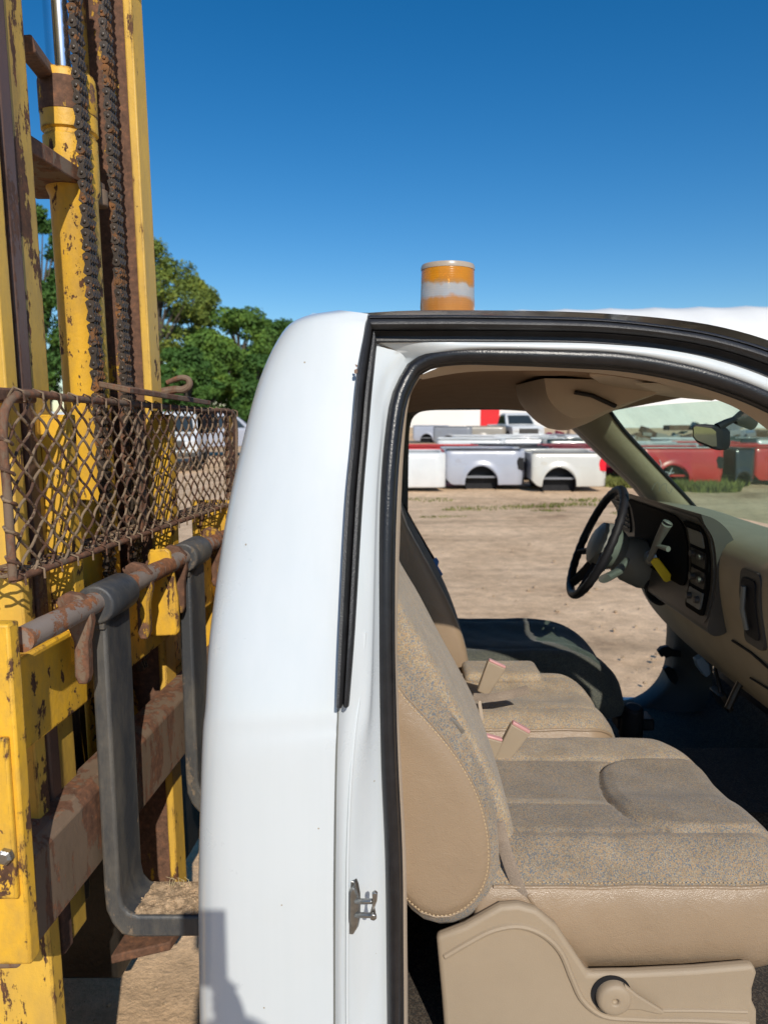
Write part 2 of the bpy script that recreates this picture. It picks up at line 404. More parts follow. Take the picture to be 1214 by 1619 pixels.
# --- door aperture strips
S0V = [(532,1115,1.062),(536,1000,1.092),(546,800,1.148),(556,690,1.185),(565,588,1.22),(582,497,1.25)]
S1V = [(552,1115,1.085),(561,1000,1.11),(573,800,1.165),(582,690,1.20),(588,620,1.22),(596,541,1.245)]
S0H = [(582,499,1.25),(640,498.6,1.252),(740,498.4,1.252),(896,501.8,1.252),(974,506,1.252),(1052,515,1.25),(1130,528,1.249),(1214,552,1.246),(1300,588,1.24),(1400,652,1.225),(1520,752,1.19)]
S1H = [(596,541,1.25),(660,541,1.255),(740,541,1.255),(896,542,1.255),(974,545.5,1.255),(1052,553,1.253),(1130,569,1.25),(1214,598,1.246),(1300,643,1.24),(1400,715,1.225),(1520,830,1.19)]
def strip(A, B, prof, name, mat, n=NH, parent=truck):
    a, b = matched(A, B, 5); m = M(); rows = []
    for p, q in zip(a, b):
        rows.append([p.lerp(q, t) + Vector((0, -h, 0)) for t, h in prof])
    m.grid(rows); return m.build(name, mat, parent, smooth=45)
vprof = [(0,-.015),(0,.004),(.06,.010),(.22,.013),(.40,.010),(.47,.003),(.52,-.004),(.56,.004),(.62,.009),(.8,.011),(.95,.006),(1,0),(1,-.02)]
strip(S0V, S1V, vprof, 'window_weatherstrip', MT['black_rub'])
hprof = [(0,-.01),(0,.003),(.05,.007),(.10,.008),(.13,.004),(.17,.009),(.25,.0135),(.36,.015),(.47,.012),(.545,.004),(.56,.001),(.585,.004),(.60,-.006),(.75,-.012),(.93,-.010),(.98,-.006),(1,-.004),(1,-.03)]
strip(S0H, S1H, hprof, 'roof_weatherstrip', MT['black_rub'])
# --- jamb between strip and seal (white)
C0V = [(527,1900,1.07),(527,1619,1.066),(527,1500,1.063),(528,1350,1.063),(530,1200,1.068),(533,1115,1.08),(536,1000,1.11),(546,800,1.165),(556,690,1.203),(566,588,1.237),(580,500,1.264)]
J1V = [(537,1900,1.09),(537,1619,1.088),(537,1500,1.086),(538,1350,1.085),(542,1200,1.09),(550,1115,1.105),(559,1000,1.125),(571,800,1.18),(580,690,1.215),(586,620,1.235),(595,543,1.262)]
JMV = [(560,1900,1.115),(556,1619,1.112),(556,1500,1.11),(559,1350,1.108),(568,1200,1.112),(582,1115,1.13),(587,1000,1.15),(593,800,1.20),(600,690,1.235),(608,605,1.26),(630,556,1.275)]
JNV = [(600,1900,1.15),(594,1619,1.148),(594,1500,1.145),(592,1350,1.143),(590,1200,1.145),(590,1115,1.15),(592,1000,1.165),(597,800,1.215),(606,690,1.247),(618,610,1.268),(642,568,1.285)]
C2V = [(623,1900,1.175),(624,1619,1.175),(623,1500,1.172),(621,1350,1.17),(614,1200,1.175),(611,1110,1.185),(609,1000,1.20),(612,800,1.235),(620,690,1.262),(632,622,1.28),(652,584,1.293)]
J1H = [(595,541,1.262),(740,541,1.258),(896,542,1.258),(974,545.5,1.258),(1052,553,1.256),(1130,569,1.253),(1214,598,1.249),(1300,643,1.243),(1400,715,1.228),(1520,830,1.193)]
JMH = [(630,556,1.275),(740,545,1.254),(896,548,1.254),(974,552,1.254),(1052,561,1.252),(1130,578,1.249),(1214,608,1.245),(1300,655,1.239),(1400,728,1.225),(1520,845,1.19)]
JNH = [(642,568,1.285),(740,552,1.258),(896,554,1.258),(974,558,1.258),(1052,569,1.256),(1130,588,1.253),(1214,619,1.249),(1300,668,1.243),(1400,740,1.23),(1520,855,1.195)]
C2H = [(652,584,1.293),(720,562,1.285),(800,562,1.28),(896,565,1.28),(974,569,1.28),(1052,581,1.28),(1130,601,1.276),(1214,634,1.272),(1300,686,1.265),(1400,760,1.25)]
jm = M()
def multi(cols, per=5):
    base = [matched(cols[0], c, per)[1] if i else matched(cols[0], cols[0], per)[0] for i, c in enumerate(cols)]
    return [[b[i] for b in base] for i in range(len(base[0]))]
rv = multi([C0V, J1V, JMV, JNV, C2V]); 
def refine(row, n=4):
    out = []
    for k in range(len(row)-1):
        a = row[max(k-1,0)]; b = row[k]; c = row[k+1]; d = row[min(k+2,len(row)-1)]
        for q in range(n):
            f = q/n; out.append(.5*((2*b) + (-a+c)*f + (2*a-5*b+4*c-d)*f*f + (-a+3*b-3*c+d)*f**3))
    out.append(row[-1]); return out
jm.grid([refine(r) for r in rv])
rh = multi([J1H, JMH, JNH, C2H])
jm.grid([refine(r) for r in rh])
jm.build('door_jamb', MT['white'], truck, smooth=60)
ps = M(); ps.tube([P(x+2,y,Y-.0015) for x,y,Y in cr(C0V[:6], 40)], .0013, 6); ps.build('panel_seam', MT['column'], truck)
ps = M(); ps.tube([P(x,y,Y-.002) for x,y,Y in cr([(552,1900,1.10),(549,1619,1.10),(549,1500,1.098),(550,1350,1.096),(555,1230,1.10),(562,1150,1.112),(571,1080,1.13),(577,1000,1.142)], 50)], .0022, 8); ps.build('jamb_crease', MT['white'], truck, smooth=60)
# --- door seal (one rubber loop with a flat flange behind)
sealV = cr(C2V, 60)
sealH = cr([(652,584,1.293),(675,570,1.292)] + C2H[1:], 60)[1:]
sp = [P(*q) + Vector((0, -.012, 0)) for q in sealV + sealH]
sl = M(); rad = [.0128 if i < 60 else .0128 + .0022*min(1, (i-60)/20) for i in range(len(sp))]
sl.tube(sp, rad, 14, 0, ref=(0, -1, 0))
off = []
lip = M(); rows = []
for i, p in enumerate(sp):
    t = (sp[min(i+1,len(sp)-1)] - sp[max(i-1,0)]).normalized(); nrm = t.cross(Vector((0,1,0))).normalized()
    rows.append([p + nrm*s*(rad[i]+e) + Vector((0, .008 + d, 0)) for s, e, d in ((-1,.0035,.006),(-1,.0035,-.001),(-1,.000,-.004),(1,.0,-.001),(1,.0025,.004))])
sl.grid(rows)
sl.build('door_seal', MT['seal'], truck, smooth=50)
# --- inner trim ring and headliner
K3V = [(636,1900,1.185),(636,1619,1.185),(636,1500,1.184),(634,1350,1.182),(626,1200,1.187),(623,1110,1.197),(620,1000,1.21),(625,800,1.245),(631,690,1.27),(641,628,1.288),(660,595,1.30)]
K4V = [(643,1900,1.23),(643,1619,1.23),(642,1500,1.23),(640,1350,1.23),(633,1200,1.235),(629,1110,1.245),(628,1000,1.26),(634,800,1.295),(640,690,1.32),(649,625,1.335),(668,592,1.35)]
K5V = [(600,1900,1.40),(600,1619,1.40),(600,1500,1.40),(600,1350,1.40),(600,1200,1.40),(600,1110,1.40),(600,1000,1.42),(610,800,1.45),(618,690,1.50),(628,640,1.55),(640,625,1.62)]
K3H = [(660,595,1.30),(720,574,1.315),(800,573,1.32),(896,575,1.32),(974,580,1.32),(1052,592,1.32),(1130,614,1.315),(1214,650,1.31),(1300,700,1.30),(1400,780,1.28)]
K4H = [(668,600,1.35),(740,588,1.40),(850,586,1.42),(920,588,1.42),(990,596,1.42),(1052,608,1.42),(1120,628,1.40),(1175,652,1.38),(1235,700,1.36),(1320,790,1.34)]
tr = M(); tr.grid([refine(r,3) for r in multi([K3V, K4V, K5V])]); tr.grid([refine(r,3) for r in multi([K3H, K4H])])
tr.build('door_trim', MT['beige_trim'], truck, smooth=60)
FH = [(630,655,2.80),(700,646,2.80),(790,646,2.80),(850,651,2.78),(915,656,2.74),(965,650,2.70),(1050,634,2.30),(1110,626,2.0),(1165,640,1.72),(1215,680,1.48)]
a, b = matched(K4H, FH, 5); hl = M(); rows = []
for p, q in zip(a, b):
    rows.append([p.lerp(q, k/14) + Vector((0, 0, .045*math.sin(math.pi*k/14))) for k in range(15)])
hl.grid(rows)
hl.build('headliner', MT['liner'], truck, smooth=60)
# --- far (driver's) door opening
H1 = [(648,1150),(647,1080),(646,1000),(645,900),(645,800),(646,720),(648,676),(657,656),(680,649),(740,648),(800,648),(855,652),(884,660),(906,673)]
O1 = [(560,1150),(560,1080),(560,1000),(560,900),(565,800),(570,700),(580,640),(600,620),(660,615),(740,612),(800,612),(865,612),(912,632),(945,660)]
H2 = [(906,673),(960,726),(1024,791),(1044,850),(1055,920),(1066,985),(1065,1030),(1062,1062),(1048,1090),(1022,1112),(985,1122),(900,1126),(760,1128),(648,1130)]
O2 = [(945,660),(1000,712),(1055,770),(1085,830),(1110,900),(1120,985),(1125,1030),(1125,1080),(1105,1130),(1060,1170),(985,1185),(900,1190),(760,1190),(560,1190)]
fr = M()
for H, O in ((H1, O1), (H2, O2)):
    n = 70; h = cr([(x, y, 2.85) for x, y in H], n); o, _ = matched([(x, y, 2.78) for x, y in O], [(x, y, 2.78) for x, y in O], 5)
    hh, oo = matched([(x,y,2.86) for x,y in H], [(x,y,2.78) for x,y in O], 5)
    fr.grid([[o_ , o_.lerp(h_, .5)+Vector((0,-.02,0)), o_.lerp(h_,.88)+Vector((0,-.005,0)), h_, h_ + Vector((0, .09, 0))] for h_, o_ in zip(hh, oo)])
fr.build('driver_door_frame', MT['dash_dark'], truck, smooth=50)  # pale frame in shade, the shade put into this dark colour
# outer skin of the far side
fo = M()
for H, O in ((H1, O1), (H2, O2)):
    hh, oo = matched([(x,y,2.86) for x,y in H], [(x,y,2.78) for x,y in O], 5)
    fo.grid([[h_ + Vector((0,.09,0)), Vector((o_.x, 2.99, o_.z))] for h_, o_ in zip(hh, oo)])
fo.build('driver_side_panel', MT['black_rub'], truck)  # white body panel; black stands in for the shade on it
# driver's windshield pillar trim, lit by the sun
PL = [(866,636,2.80),(902,667,2.80),(938,701,2.80),(980,742,2.81),(1022,787,2.82),(1052,850,2.83)]
PR = [(958,645,2.68),(985,681,2.70),(1020,719,2.72),(1056,758,2.74),(1097,803,2.76),(1130,850,2.78)]
a, b = matched(PL, PR, 6); pm = M()
pm.grid([[p + Vector((0,.03,0)), p, p.lerp(q,.2)+Vector((0,-.022,0)), p.lerp(q,.5)+Vector((0,-.035,0)), p.lerp(q,.85)+Vector((0,-.015,0)), q, q + Vector((.01,.05,0))] for p, q in zip(a, b)])
pil = pm.build('windshield_pillar', MT['dash'], truck, smooth=60)
g = M(); g.tube([q + Vector((.004,-.002,0)) for q in b], .007, 8)
g.build('glass_edge_seal', MT['black'], pil)
# --- windshield
tl = P(962,648,2.70); bl = P(1104,806,2.76); gm = M(); rows = []
for i in range(13):
    t = i/12; p = tl.lerp(bl, t); q = mir(p)
    rows.append([p.lerp(q, k/16) + Vector((.10*math.sin(math.pi*k/16), 0, .02*math.sin(math.pi*k/16)*(1-t))) for k in range(17)])
gm.grid(rows); gm.build('windshield', MT['wind'], truck, smooth=60)
# --- cab floor, firewall, back wall, sills, hood
fl = M(); fl.box((-.26,1.16,.44),(1.42,2.94,.48)); fl.box((.0,1.84,.48),(1.4,2.24,.60))
rows = []
for k in range(9):
    t = k/8; rows.append([Vector((1.15 + .2*math.sin(t*1.57), y, .48 + .12*(1-math.cos(t*1.57)))) for y in (1.16, 2.94)])
fl.grid(rows); fl.build('floor_carpet', MT['carpet'], truck, bevel=.01)
fw = M(); fw.box((1.38,1.14,.44),(1.42,2.96,1.16)); fw.build('firewall', MT['black'], truck)
bw = M(); bw.grid([[Vector((-.235 + .0*z, y, z)) for y in (1.2,1.6,2.5,2.9)] for z in (.46,1.1)]); 
bw.grid([[Vector((-.235 + (z-1.1)*.20, y, z)) for y in (1.25,1.6,2.5,2.85)] for z in (1.1,1.35,1.6,1.74)])
bw.build('back_wall_trim', MT['liner'], truck)
for y_ in (1.10, 2.90):
    si = M(); si.box((-.2,y_,.40),(1.35,y_+.10,.47)); si.build('door_sill', MT['white'], truck, bevel=.012)
hd = M()
prof = [(1.421,1.16),(1.50,1.155),(1.56,1.12),(1.58,1.02),(1.56,.75),(1.44,.50),(1.421,.50)]
hd.prism([(x,1.10,z) for x, z in prof], (0, 1.90, 0)); hd.build('cowl', MT['white'], truck, bevel=.02, seg=3)
pp = M()   # near windshield pillar outside and its inner trim
pa = [P(1214,560,1.255),P(1300,600,1.25),P(1400,670,1.235),P(1520,790,1.20)]
pp.tube([Vector((.70,1.31,1.74)),Vector((.80,1.30,1.66)),Vector((.95,1.28,1.53)),Vector((1.12,1.26,1.37)),Vector((1.30,1.24,1.22))], .035, 10)
pp.build('near_windshield_pillar', MT['beige_trim'], truck)
# ---------------------------------------------------------------- beacon on the roof
amber, nt, bs = new_mat('amber_lens')
tc = nt.nodes.new('ShaderNodeTexCoord'); sx = nt.nodes.new('ShaderNodeSeparateXYZ'); link(nt, tc.outputs['Object'], sx.inputs[0])
n1 = noise(nt, 16, 5, .6); wv = nt.nodes.new('ShaderNodeTexWave'); wv.bands_direction = 'Z'; wv.inputs['Scale'].default_value = 55; link(nt, tc.outputs['Object'], wv.inputs['Vector'])
bz = P(707,455,2.0).z
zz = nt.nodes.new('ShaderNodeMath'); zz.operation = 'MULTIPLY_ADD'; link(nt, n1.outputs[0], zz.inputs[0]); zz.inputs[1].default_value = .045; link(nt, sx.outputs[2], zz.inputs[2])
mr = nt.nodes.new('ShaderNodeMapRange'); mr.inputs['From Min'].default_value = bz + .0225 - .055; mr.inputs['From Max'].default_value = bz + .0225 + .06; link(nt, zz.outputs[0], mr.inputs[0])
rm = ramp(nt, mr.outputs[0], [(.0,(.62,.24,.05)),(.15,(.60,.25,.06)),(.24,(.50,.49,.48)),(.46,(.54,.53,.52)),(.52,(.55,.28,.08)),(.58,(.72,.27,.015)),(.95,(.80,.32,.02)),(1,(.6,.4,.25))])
link(nt, rm.outputs[0], bs.inputs['Base Color']); bs.inputs['Roughness'].default_value = .25; bs.inputs['Coat Weight'].default_value = .6
bs.inputs['Transmission Weight'].default_value = .35; bs.inputs['IOR'].default_value = 1.2; bump(nt, bs, wv.outputs[0], .12, .002)
bc = P(707, 492, 2.0); top = P(707, 422, 2.0).z; r0 = 41.5/FPX*2.02
base = M(); base.lathe([(0,-.07),(r0*1.05,-.07),(r0*1.06,-.05),(r0*1.02,-.03),(r0,-.028),(0,-.028)], bc)
bcn = base.build('warning_beacon', MT['black'], truck, smooth=40)
le = M(); h = top - bc.z
le.lathe([(r0*.99,-.03),(r0*.99,.004),(r0*1.0,.01),(r0*.985,h*.3),(r0*.975,h*.6),(r0*.965,h-.012),(r0*.94,h-.004),(r0*.86,h),(0,h+.002)], bc, n=40)
le.build('beacon_lens', amber, bcn, smooth=60)
il = M(); il.lathe([(0,-.02),(r0*.35,-.02),(r0*.42,h*.35),(r0*.30,h*.75),(0,h*.8)], bc, n=20); il.build('beacon_reflector', MT['chrome'], bcn, smooth=60)
rg = M(); rg.lathe([(r0*.975,h-.010),(r0*.985,h-.004),(r0*.95,h+.003),(r0*.88,h+.003),(r0*.86,h-.002)], bc, n=40)
rg.build('beacon_ring', plain('hazy_clear_plastic', (.42,.34,.26), .3, bmp=0), bcn, smooth=60)
ch = M(); ch.prism([P(x,y,1.215) for x,y in [(560,585),(564,583),(566,588),(563,591),(560,590)]], (0,.004,0)); ch.build('rust_spot', MT['rod'], truck, smooth=0)
ch = M(); ch.prism([P(x,y,1.212) for x,y in [(561,576),(565,577),(565,580),(563,580)]], (0,.004,0)); ch.build('rust_spot', MT['rod'], truck, smooth=0)
# ---------------------------------------------------------------- striker
st = M(); Ys = 1.105
st.prism([P(x,y,Ys) for x,y in [(548,1400),(551,1393),(560,1394),(563,1402),(566,1418),(566,1455),(563,1470),(558,1478),(549,1477),(546,1468),(545,1440),(545,1412)]], (.004,.010,0))
st.prism([P(x,y,Ys-.012) for x,y in [(553,1412),(559,1404),(564,1415),(567,1425),(567,1450),(563,1462),(556,1466),(553,1458)]], (0,.012,0))
st.tube([P(562,1425,1.095),P(575,1425,1.085),P(589,1425,1.08)], .0045, 8); st.tube([P(562,1447,1.095),P(575,1447,1.085),P(589,1447,1.08)], .0045, 8)
st.prism([P(x,y,1.075) for x,y in [(588,1414),(593,1411),(597,1414),(596,1425),(592,1436),(594,1446),(593,1451),(587,1452),(585,1446),(588,1436),(589,1425)]], (0,.007,0))
st.lathe([(0,0),(.006,0),(.006,.006),(0,.007)], P(590,1447,1.072), (0,-1,0), 6)
st.build('door_striker', MT['metal'], truck, bevel=.0012)
# ---------------------------------------------------------------- seats
def ring_body(m, prof, ya, yb, cap=0, face=1, wide=False):
    """prof: closed XZ outline; rounded slab between ya and yb; the near and far caps bulge"""
    n = len(prof); cx = sum(p[0] for p in prof)/n; cz = sum(p[1] for p in prof)/n
    def ring(y, ins):
        out = []
        for x, z in prof:
            d = math.hypot(x-cx, z-cz); k = max(0, 1 - ins/d); out.append(Vector((cx+(x-cx)*k, y, cz+(z-cz)*k)))
        return out
    seq = [(ya-.004,.055,cap),(ya-.003,.035,cap),(ya,.020,cap),(ya+.006,.008,cap),(ya+.016,.0015,face),(ya+.03,0,face)]
    if wide: seq = [(ya-.010,.10,cap),(ya-.008,.06,cap),(ya-.003,.036,cap),(ya+.003,.031,face),(ya+.010,.014,face),(ya+.020,.004,face),(ya+.03,0,face)]
    k = 8; ns = len(seq)
    rows = [ring(y, i) for y, i, _ in seq]
    rows += [ring(ya+.03+(yb-ya-.06)*j/k, -.006*math.sin(math.pi*j/k)) for j in range(1, k)]
    rows += [ring(yb-.03,0), ring(yb-.016,.0015), ring(yb-.006,.008), ring(yb,.020), ring(yb+.003,.035), ring(yb+.004,.055)]
    mats = [cap]*(2 if wide else 4) + [face]*(len(rows)-(7 if wide else 9)) + [cap]*5
    o = len(m.v); m.grid(rows, closed=True, mfun=lambda i, j: mats[min(i, len(mats)-1)])
    for base_, sgn in ((o, 1), (o+(len(rows)-1)*n, -1)):
        c = len(m.v); m.v.append(Vector((cx, (ya if sgn == 1 else yb) - .005*sgn, cz)))
        for j in range(n):
            m.f.append((base_+j, base_+(j+1)%n, c)); m.m.append(cap)
    return (cx, cz)
def XZ(pts, Y, n=64):
    q = [P(x, y, Y) for x, y in pts]; q = [(p.x, p.z) for p in q]
    return cr(q + [q[0]], n + 1)[:-1]
mats_seat = [MT['vinyl'], MT['fab'], MT['fab2'], MT['thread']]
BO = [(672,1468),(700,1475),(730,1470),(755,1455),(777,1430),(790,1395),(793,1350),(785,1290),(760,1222),(700,1122),(627,1042),(580,970),(545,900),(520,830),(490,810),(440,830),(430,900),(470,1080),(540,1280),(590,1385),(635,1432),(652,1453)]
seat = None
def stitch(m, pts, r=.0009, gap=.5, pitch=.0075, mi=3):
    L = 0; acc = []
    n = max(2, int(sum((pts[i+1]-pts[i]).length for i in range(len(pts)-1))/pitch))
    q = [Vector(p) for p in cr([tuple(p) for p in pts], n*2+1)]
    for i in range(0, len(q)-1, 2): m.tube([q[i], q[i+1]], r, 5, mi)
# cushion
def cushion(parent, name, x0, x1, y0, y1, zb, zs, crest, mats, patt=0, fr=.085, cut=0):
    nx, ny = (150, 100) if patt else (64, 56); rows = []; top = x1 - x0
    info = []
    for i in range(nx+1):
        s = i/nx; x = x0 + (x1-x0)*s
        df = min(1, (x1-x)/fr); rf = math.sqrt(max(0, 1-(1-df)**2)); 
        db = min(1, (x-x0)/.04); rb = math.sqrt(max(0, 1-(1-db)**2))
        k = min(rf, .6+.4*rb)
        ins = .05*(1-min(1,(x1-x)/.12))**2
        row = []; mi = []
        ya = y0 + ins; yb = y1 - ins*1.6
        zz = lambda z: zb + (z-zb)*(.30 + .70*k) if rf < 1 else zb + (z-zb)*(.75+.25*rb)
        for yy, fz in ((.034,0),(.010,.14),(-.002,.30),(-.009,.48),(-.011,.64),(-.009,.80),(-.002,.93)):
                z = zb + fz*(zs-zb); wr_ = .0030*(mn.noise(Vector((x*9, z*16, y0*3)))) + .0018*mn.noise(Vector((x*30 + z*20, z*22, y0)))
                row.append(Vector((x, ya+yy + wr_*min(1, fz*4)*min(1, (1-fz)*5), zz(z))))
        for j in range(ny+1):
            t = j/ny; y = ya + .005 + (yb-ya-.01)*t
            e = min(t, 1-t)
            hgt = crest*(1-(1-min(1, e/.16))**2)
            c = math.exp(-((t-.52)/.17)**4)
            hgt -= .016*c*math.sin(min(1, s*1.4)*1.57)
            if patt:
                xp = pad_x(t, x0)
                if .14 < t < .68:
                    if x > xp: hgt += .010*min(1,(x-xp)/.03)
                    hgt -= .009*math.exp(-((x-xp)/.006)**2)
                    if x < xp:
                        for g_ in (.31,.38): hgt -= .003*math.exp(-((t-g_)/.010)**2)
                for g_ in (.14,.68): hgt -= .0045*math.exp(-((t-g_)/.012)**2)
            else:
                for g_ in (.2,.8): hgt -= .004*math.exp(-((t-g_)/.02)**2)
            hgt += .0018*math.sin(x*37+t*9)*math.sin(t*17+x*11)
            xx = x - cut*(.03*t + .13*max(0,(t-.72)/.28)**2)*s*s
            row.append(Vector((xx, y, zz(zs+hgt))))
        for yy, z in ((-.002,zs-.006),(.004,zb+.8*(zs-zb)),(.004,zb+.5*(zs-zb)),(-.03,zb)): row.append(Vector((x - cut*.16*s*s, yb+yy, zz(z))))
        rows.append(row)
    def mf(i, j):
        if j < 7 or j > 7+ny: return 0
        t = (j-7)/ny; x = x0+(x1-x0)*i/nx
        if not patt: return 1
        if x > x1-.035: return 1
        if .14 < t < .68:
            if x > pad_x(t, x0): return 2
            return 1 if .31 < t < .38 else 2
        return 1 if t >= .68 else 4
    m = M(); m.grid(rows, mfun=mf)
    # front and back closing
    for rr_ in (rows[0], rows[-1]):
        o = len(m.v); m.add(rr_, []); m.f.append(tuple(range(o, o+len(rr_)))); m.m.append(0)
    o = m.build(name, mats, parent, smooth=60)
    return o, rows
def pad_x(t, x0):
    return .474 + .45*(t-.40)**2 + 5*max(0, .24-t)**2 + 6*max(0, t-.60)**2
midfab = fabric('tweed_speckled', [(.32,.25,.17), (.16,.175,.19), (.38,.25,.14), (.26,.21,.15), (.36,.30,.22)], 560)
ms = mats_seat + [midfab]
pseat, prow = cushion(truck, 'passenger_seat', .165, .80, 1.245, 1.82, .608, .795, .064, ms, patt=1, fr=.10, cut=1)
pseat['label'] = 'passenger seat cushion of tweed cloth with tan vinyl side'
pi = M(); seam = [r[7] + Vector((0,-.002,.001)) for r in prow[8:-12:2]]
pi.tube(seam, .0032, 8, 0); stitch(pi, [p + Vector((0,.004,.0065)) for p in seam])
pi.build('seam_piping', ms, pseat)
bo = M(); prof = XZ(BO, 1.235); c = ring_body(bo, prof, 1.235, 1.30, 0, 4, True); bol = bo.build('seat_bolster', ms, pseat, smooth=60)
sm_ = M(); ins = []
for x, z in prof:
    d = math.hypot(x-c[0], z-c[1]); k = 1 - .038/d; ins.append(Vector((c[0]+(x-c[0])*k, 1.2315, c[1]+(z-c[1])*k)))
stitch(sm_, ins + [ins[0]], r=.0012)
ins = []
for x, z in prof:
    d = math.hypot(x-c[0], z-c[1]); k = 1 - .033/d; ins.append(Vector((c[0]+(x-c[0])*k, 1.2345, c[1]+(z-c[1])*k)))
sm_.tube(ins+[ins[0]], .0016, 6, 0, cap=False); sm_.build('seam_stitching', ms, pseat)
MP = [(748,1300),(764,1220),(764,1165),(752,1112),(730,1066),(694,1000),(660,935),(628,880),(600,800),(585,720),(560,690),(530,700),(500,760),(520,900),(550,1020),(600,1130),(660,1215),(700,1270)]
mb = M(); prof2 = XZ(MP, 1.78); ring_body(mb, prof2, 1.312, 1.80, 1, 1); mb.build('seat_back', ms, pseat, smooth=60)
lt = M(); lt.tube([P(675,1108,1.29),P(688,1122,1.27),P(700,1130,1.26),P(712,1134,1.262)], [.007,.0065,.006,.004], 8); lt.build('recline_strap', MT['web'], pseat)
lt = M(); lt.tube([P(708,1133,1.262),P(718,1142,1.262),P(731,1158,1.265)], .0028, 6, flat=2.0); lt.build('belt_guide', MT['metal'], pseat)
# middle seat
mseat, mr_ = cushion(truck, 'middle_seat', .16, .628, 1.825, 2.225, .70, .838, .030, ms, fr=.10); mseat['label'] = 'narrow tweed middle seat cushion'
pi = M(); seam = [r[7] + Vector((0,-.001,.001)) for r in mr_[4:-4]]; pi.tube(seam, .004, 8); pi.build('seam_piping', MT['vinyl'], mseat)
ca = M(); ca.box((.24,2.10,.852),(.47,2.235,.892)); ca.build('seat_pad', MT['fab'], mseat, bevel=.02, seg=4)
mb = M(); ring_body(mb, [(x-.03, z-.02) for x, z in prof2], 1.81, 2.25, 0, 1); mb.build('seat_back', ms, mseat, smooth=60)
# driver's seat
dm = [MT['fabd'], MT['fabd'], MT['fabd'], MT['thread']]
dseat, _ = cushion(truck, 'driver_seat', .16, .79, 2.27, 2.83, .66, .795, .085, dm, fr=.24); dseat['label'] = 'driver seat cushion, shade put into its dark cloth colour'
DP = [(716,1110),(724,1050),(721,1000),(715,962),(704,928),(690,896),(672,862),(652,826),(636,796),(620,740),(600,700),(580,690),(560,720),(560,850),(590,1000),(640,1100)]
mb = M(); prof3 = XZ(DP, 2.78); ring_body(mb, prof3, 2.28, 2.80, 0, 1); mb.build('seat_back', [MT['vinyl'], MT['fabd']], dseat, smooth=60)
# driver belt with a blue tongue
bt = M(); bt.tube([P(634,800,2.83),P(650,830,2.80),P(672,868,2.76),P(688,895,2.73)], .018, 8, flat=.12, ref=(.6,-.6,.3)); blt = bt.build('seat_belt', MT['black'], truck)
bt = M(); bt.prism([P(x,y,2.72) for x,y in [(677,888),(690,882),(694,888),(692,895),(700,908),(697,911),(693,908),(686,897),(679,895)]], (0,.012,0)); bt.build('belt_tongue', MT['blue'], blt)
# riser
rs = M(); Yr = 1.215
RO = [(690,1483),(735,1466),(768,1447),(792,1434),(820,1432),(848,1440),(880,1466),(903,1500),(930,1541),(1000,1540),(1100,1535),(1192,1527),(1197,1540),(1190,1565),(1190,1585),(1197,1600),(1196,1760),(1185,1900),(720,1900),(708,1700),(699,1580)]
rs.prism([P(x, y, Yr) for x, y in RO], (0, .022, 0))
riser = rs.build('seat_riser', MT['beige'], pseat, bevel=.008, seg=3)
rl = M(); rl.tube([P(x,y,Yr) for x,y,_ in cr([(703,1512,0),(740,1490,0),(780,1470,0),(820,1464,0),(856,1476,0),(884,1502,0),(903,1545,0),(920,1580,0),(950,1604,0),(1000,1610,0),(1100,1612,0),(1182,1616,0)], 60)], .0058, 8)
rl.tube([P(x,y,Yr) for x,y,_ in cr([(1040,1597,0),(1100,1597,0),(1180,1599,0)], 12)], .004, 8)
rl.build('riser_lip', MT['beige'], riser)
kb = M(); kc = P(968,1573,Yr-.002); pk = M(); pk.lathe([(0,0),(.036,0),(.036,.001),(0,.0012)], kc+Vector((-.003,0,.003)), (0,-1,0), 32)
pk.build('lever_recess', MT['black'], riser)
kb.lathe([(.031,0),(.031,.010),(.028,.016),(.020,.019),(.006,.0185),(.005,.012),(0,.012)], kc, (0,-1,0), 32)
kb.prism([P(x,y,Yr-.006) for x,y in [(985,1552),(1005,1568),(1047,1594),(1045,1599),(1035,1598),(1010,1592),(984,1591)]], (0,-.009,0))
kb.build('recline_lever', MT['beige'], riser, bevel=.003, seg=3)
tp = M(); tp.prism([P(x,y,1.24) for x,y in [(832,1418),(838,1414),(868,1455),(900,1500),(935,1541),(925,1543),(893,1508),(858,1462)]], (0,.02,0)); tp.build('cushion_flap', MT['vinyl'], pseat, bevel=.003)
# near lap belt and buckles
wb = M()
for A_ in ([(786,1300,1.262),(800,1350,1.256),(812,1385,1.25),(830,1428,1.245)],[(792,1370,1.275),(800,1395,1.27),(812,1415,1.262),(835,1436,1.255)]):
    wb.tube([P(*q) for q in cr(A_, 14)], .012 if A_[0][0]==786 else .016, 8, flat=.15, ref=(1,-.3,.2))
wb.build('lap_belt', MT['web'], pseat)
def buckle(px, py, dx, dy, L, wd, Y):
    bk_ = M(); a_ = P(px, py, Y); b_ = P(px+dx, py+dy, Y); ax = (b_-a_).normalized(); sd_ = ax.cross(Vector((0,-1,0))).normalized()
    o_ = [a_ + sd_*wd*s*k_ + ax*t for s, t, k_ in ((-1,0,.62),(-1,L*.55,.85),(-1,L*.97,1),(1,L*.97,1),(1,L*.55,.85),(1,0,.62))]
    bk_.prism(o_, (0,.018,0)); r_ = bk_.build('belt_buckle', MT['beige'], truck, bevel=.003, seg=3)
    t_ = M(); o2 = [a_ + sd_*wd*s*.93 + ax*t + Vector((0,.0015,0)) for s, t in ((-1,L*.965),(-1,L*1.035),(1,L*1.035),(1,L*.965))]
    t_.prism(o2, (0,.015,0)); t_.build('release_button', MT['red'], r_, bevel=.002)
buckle(763,1097,24,-48,.090,.026,1.90); buckle(764,1222,20,-62,.085,.021,1.60); buckle(785,1214,45,-72,.112,.025,1.64)
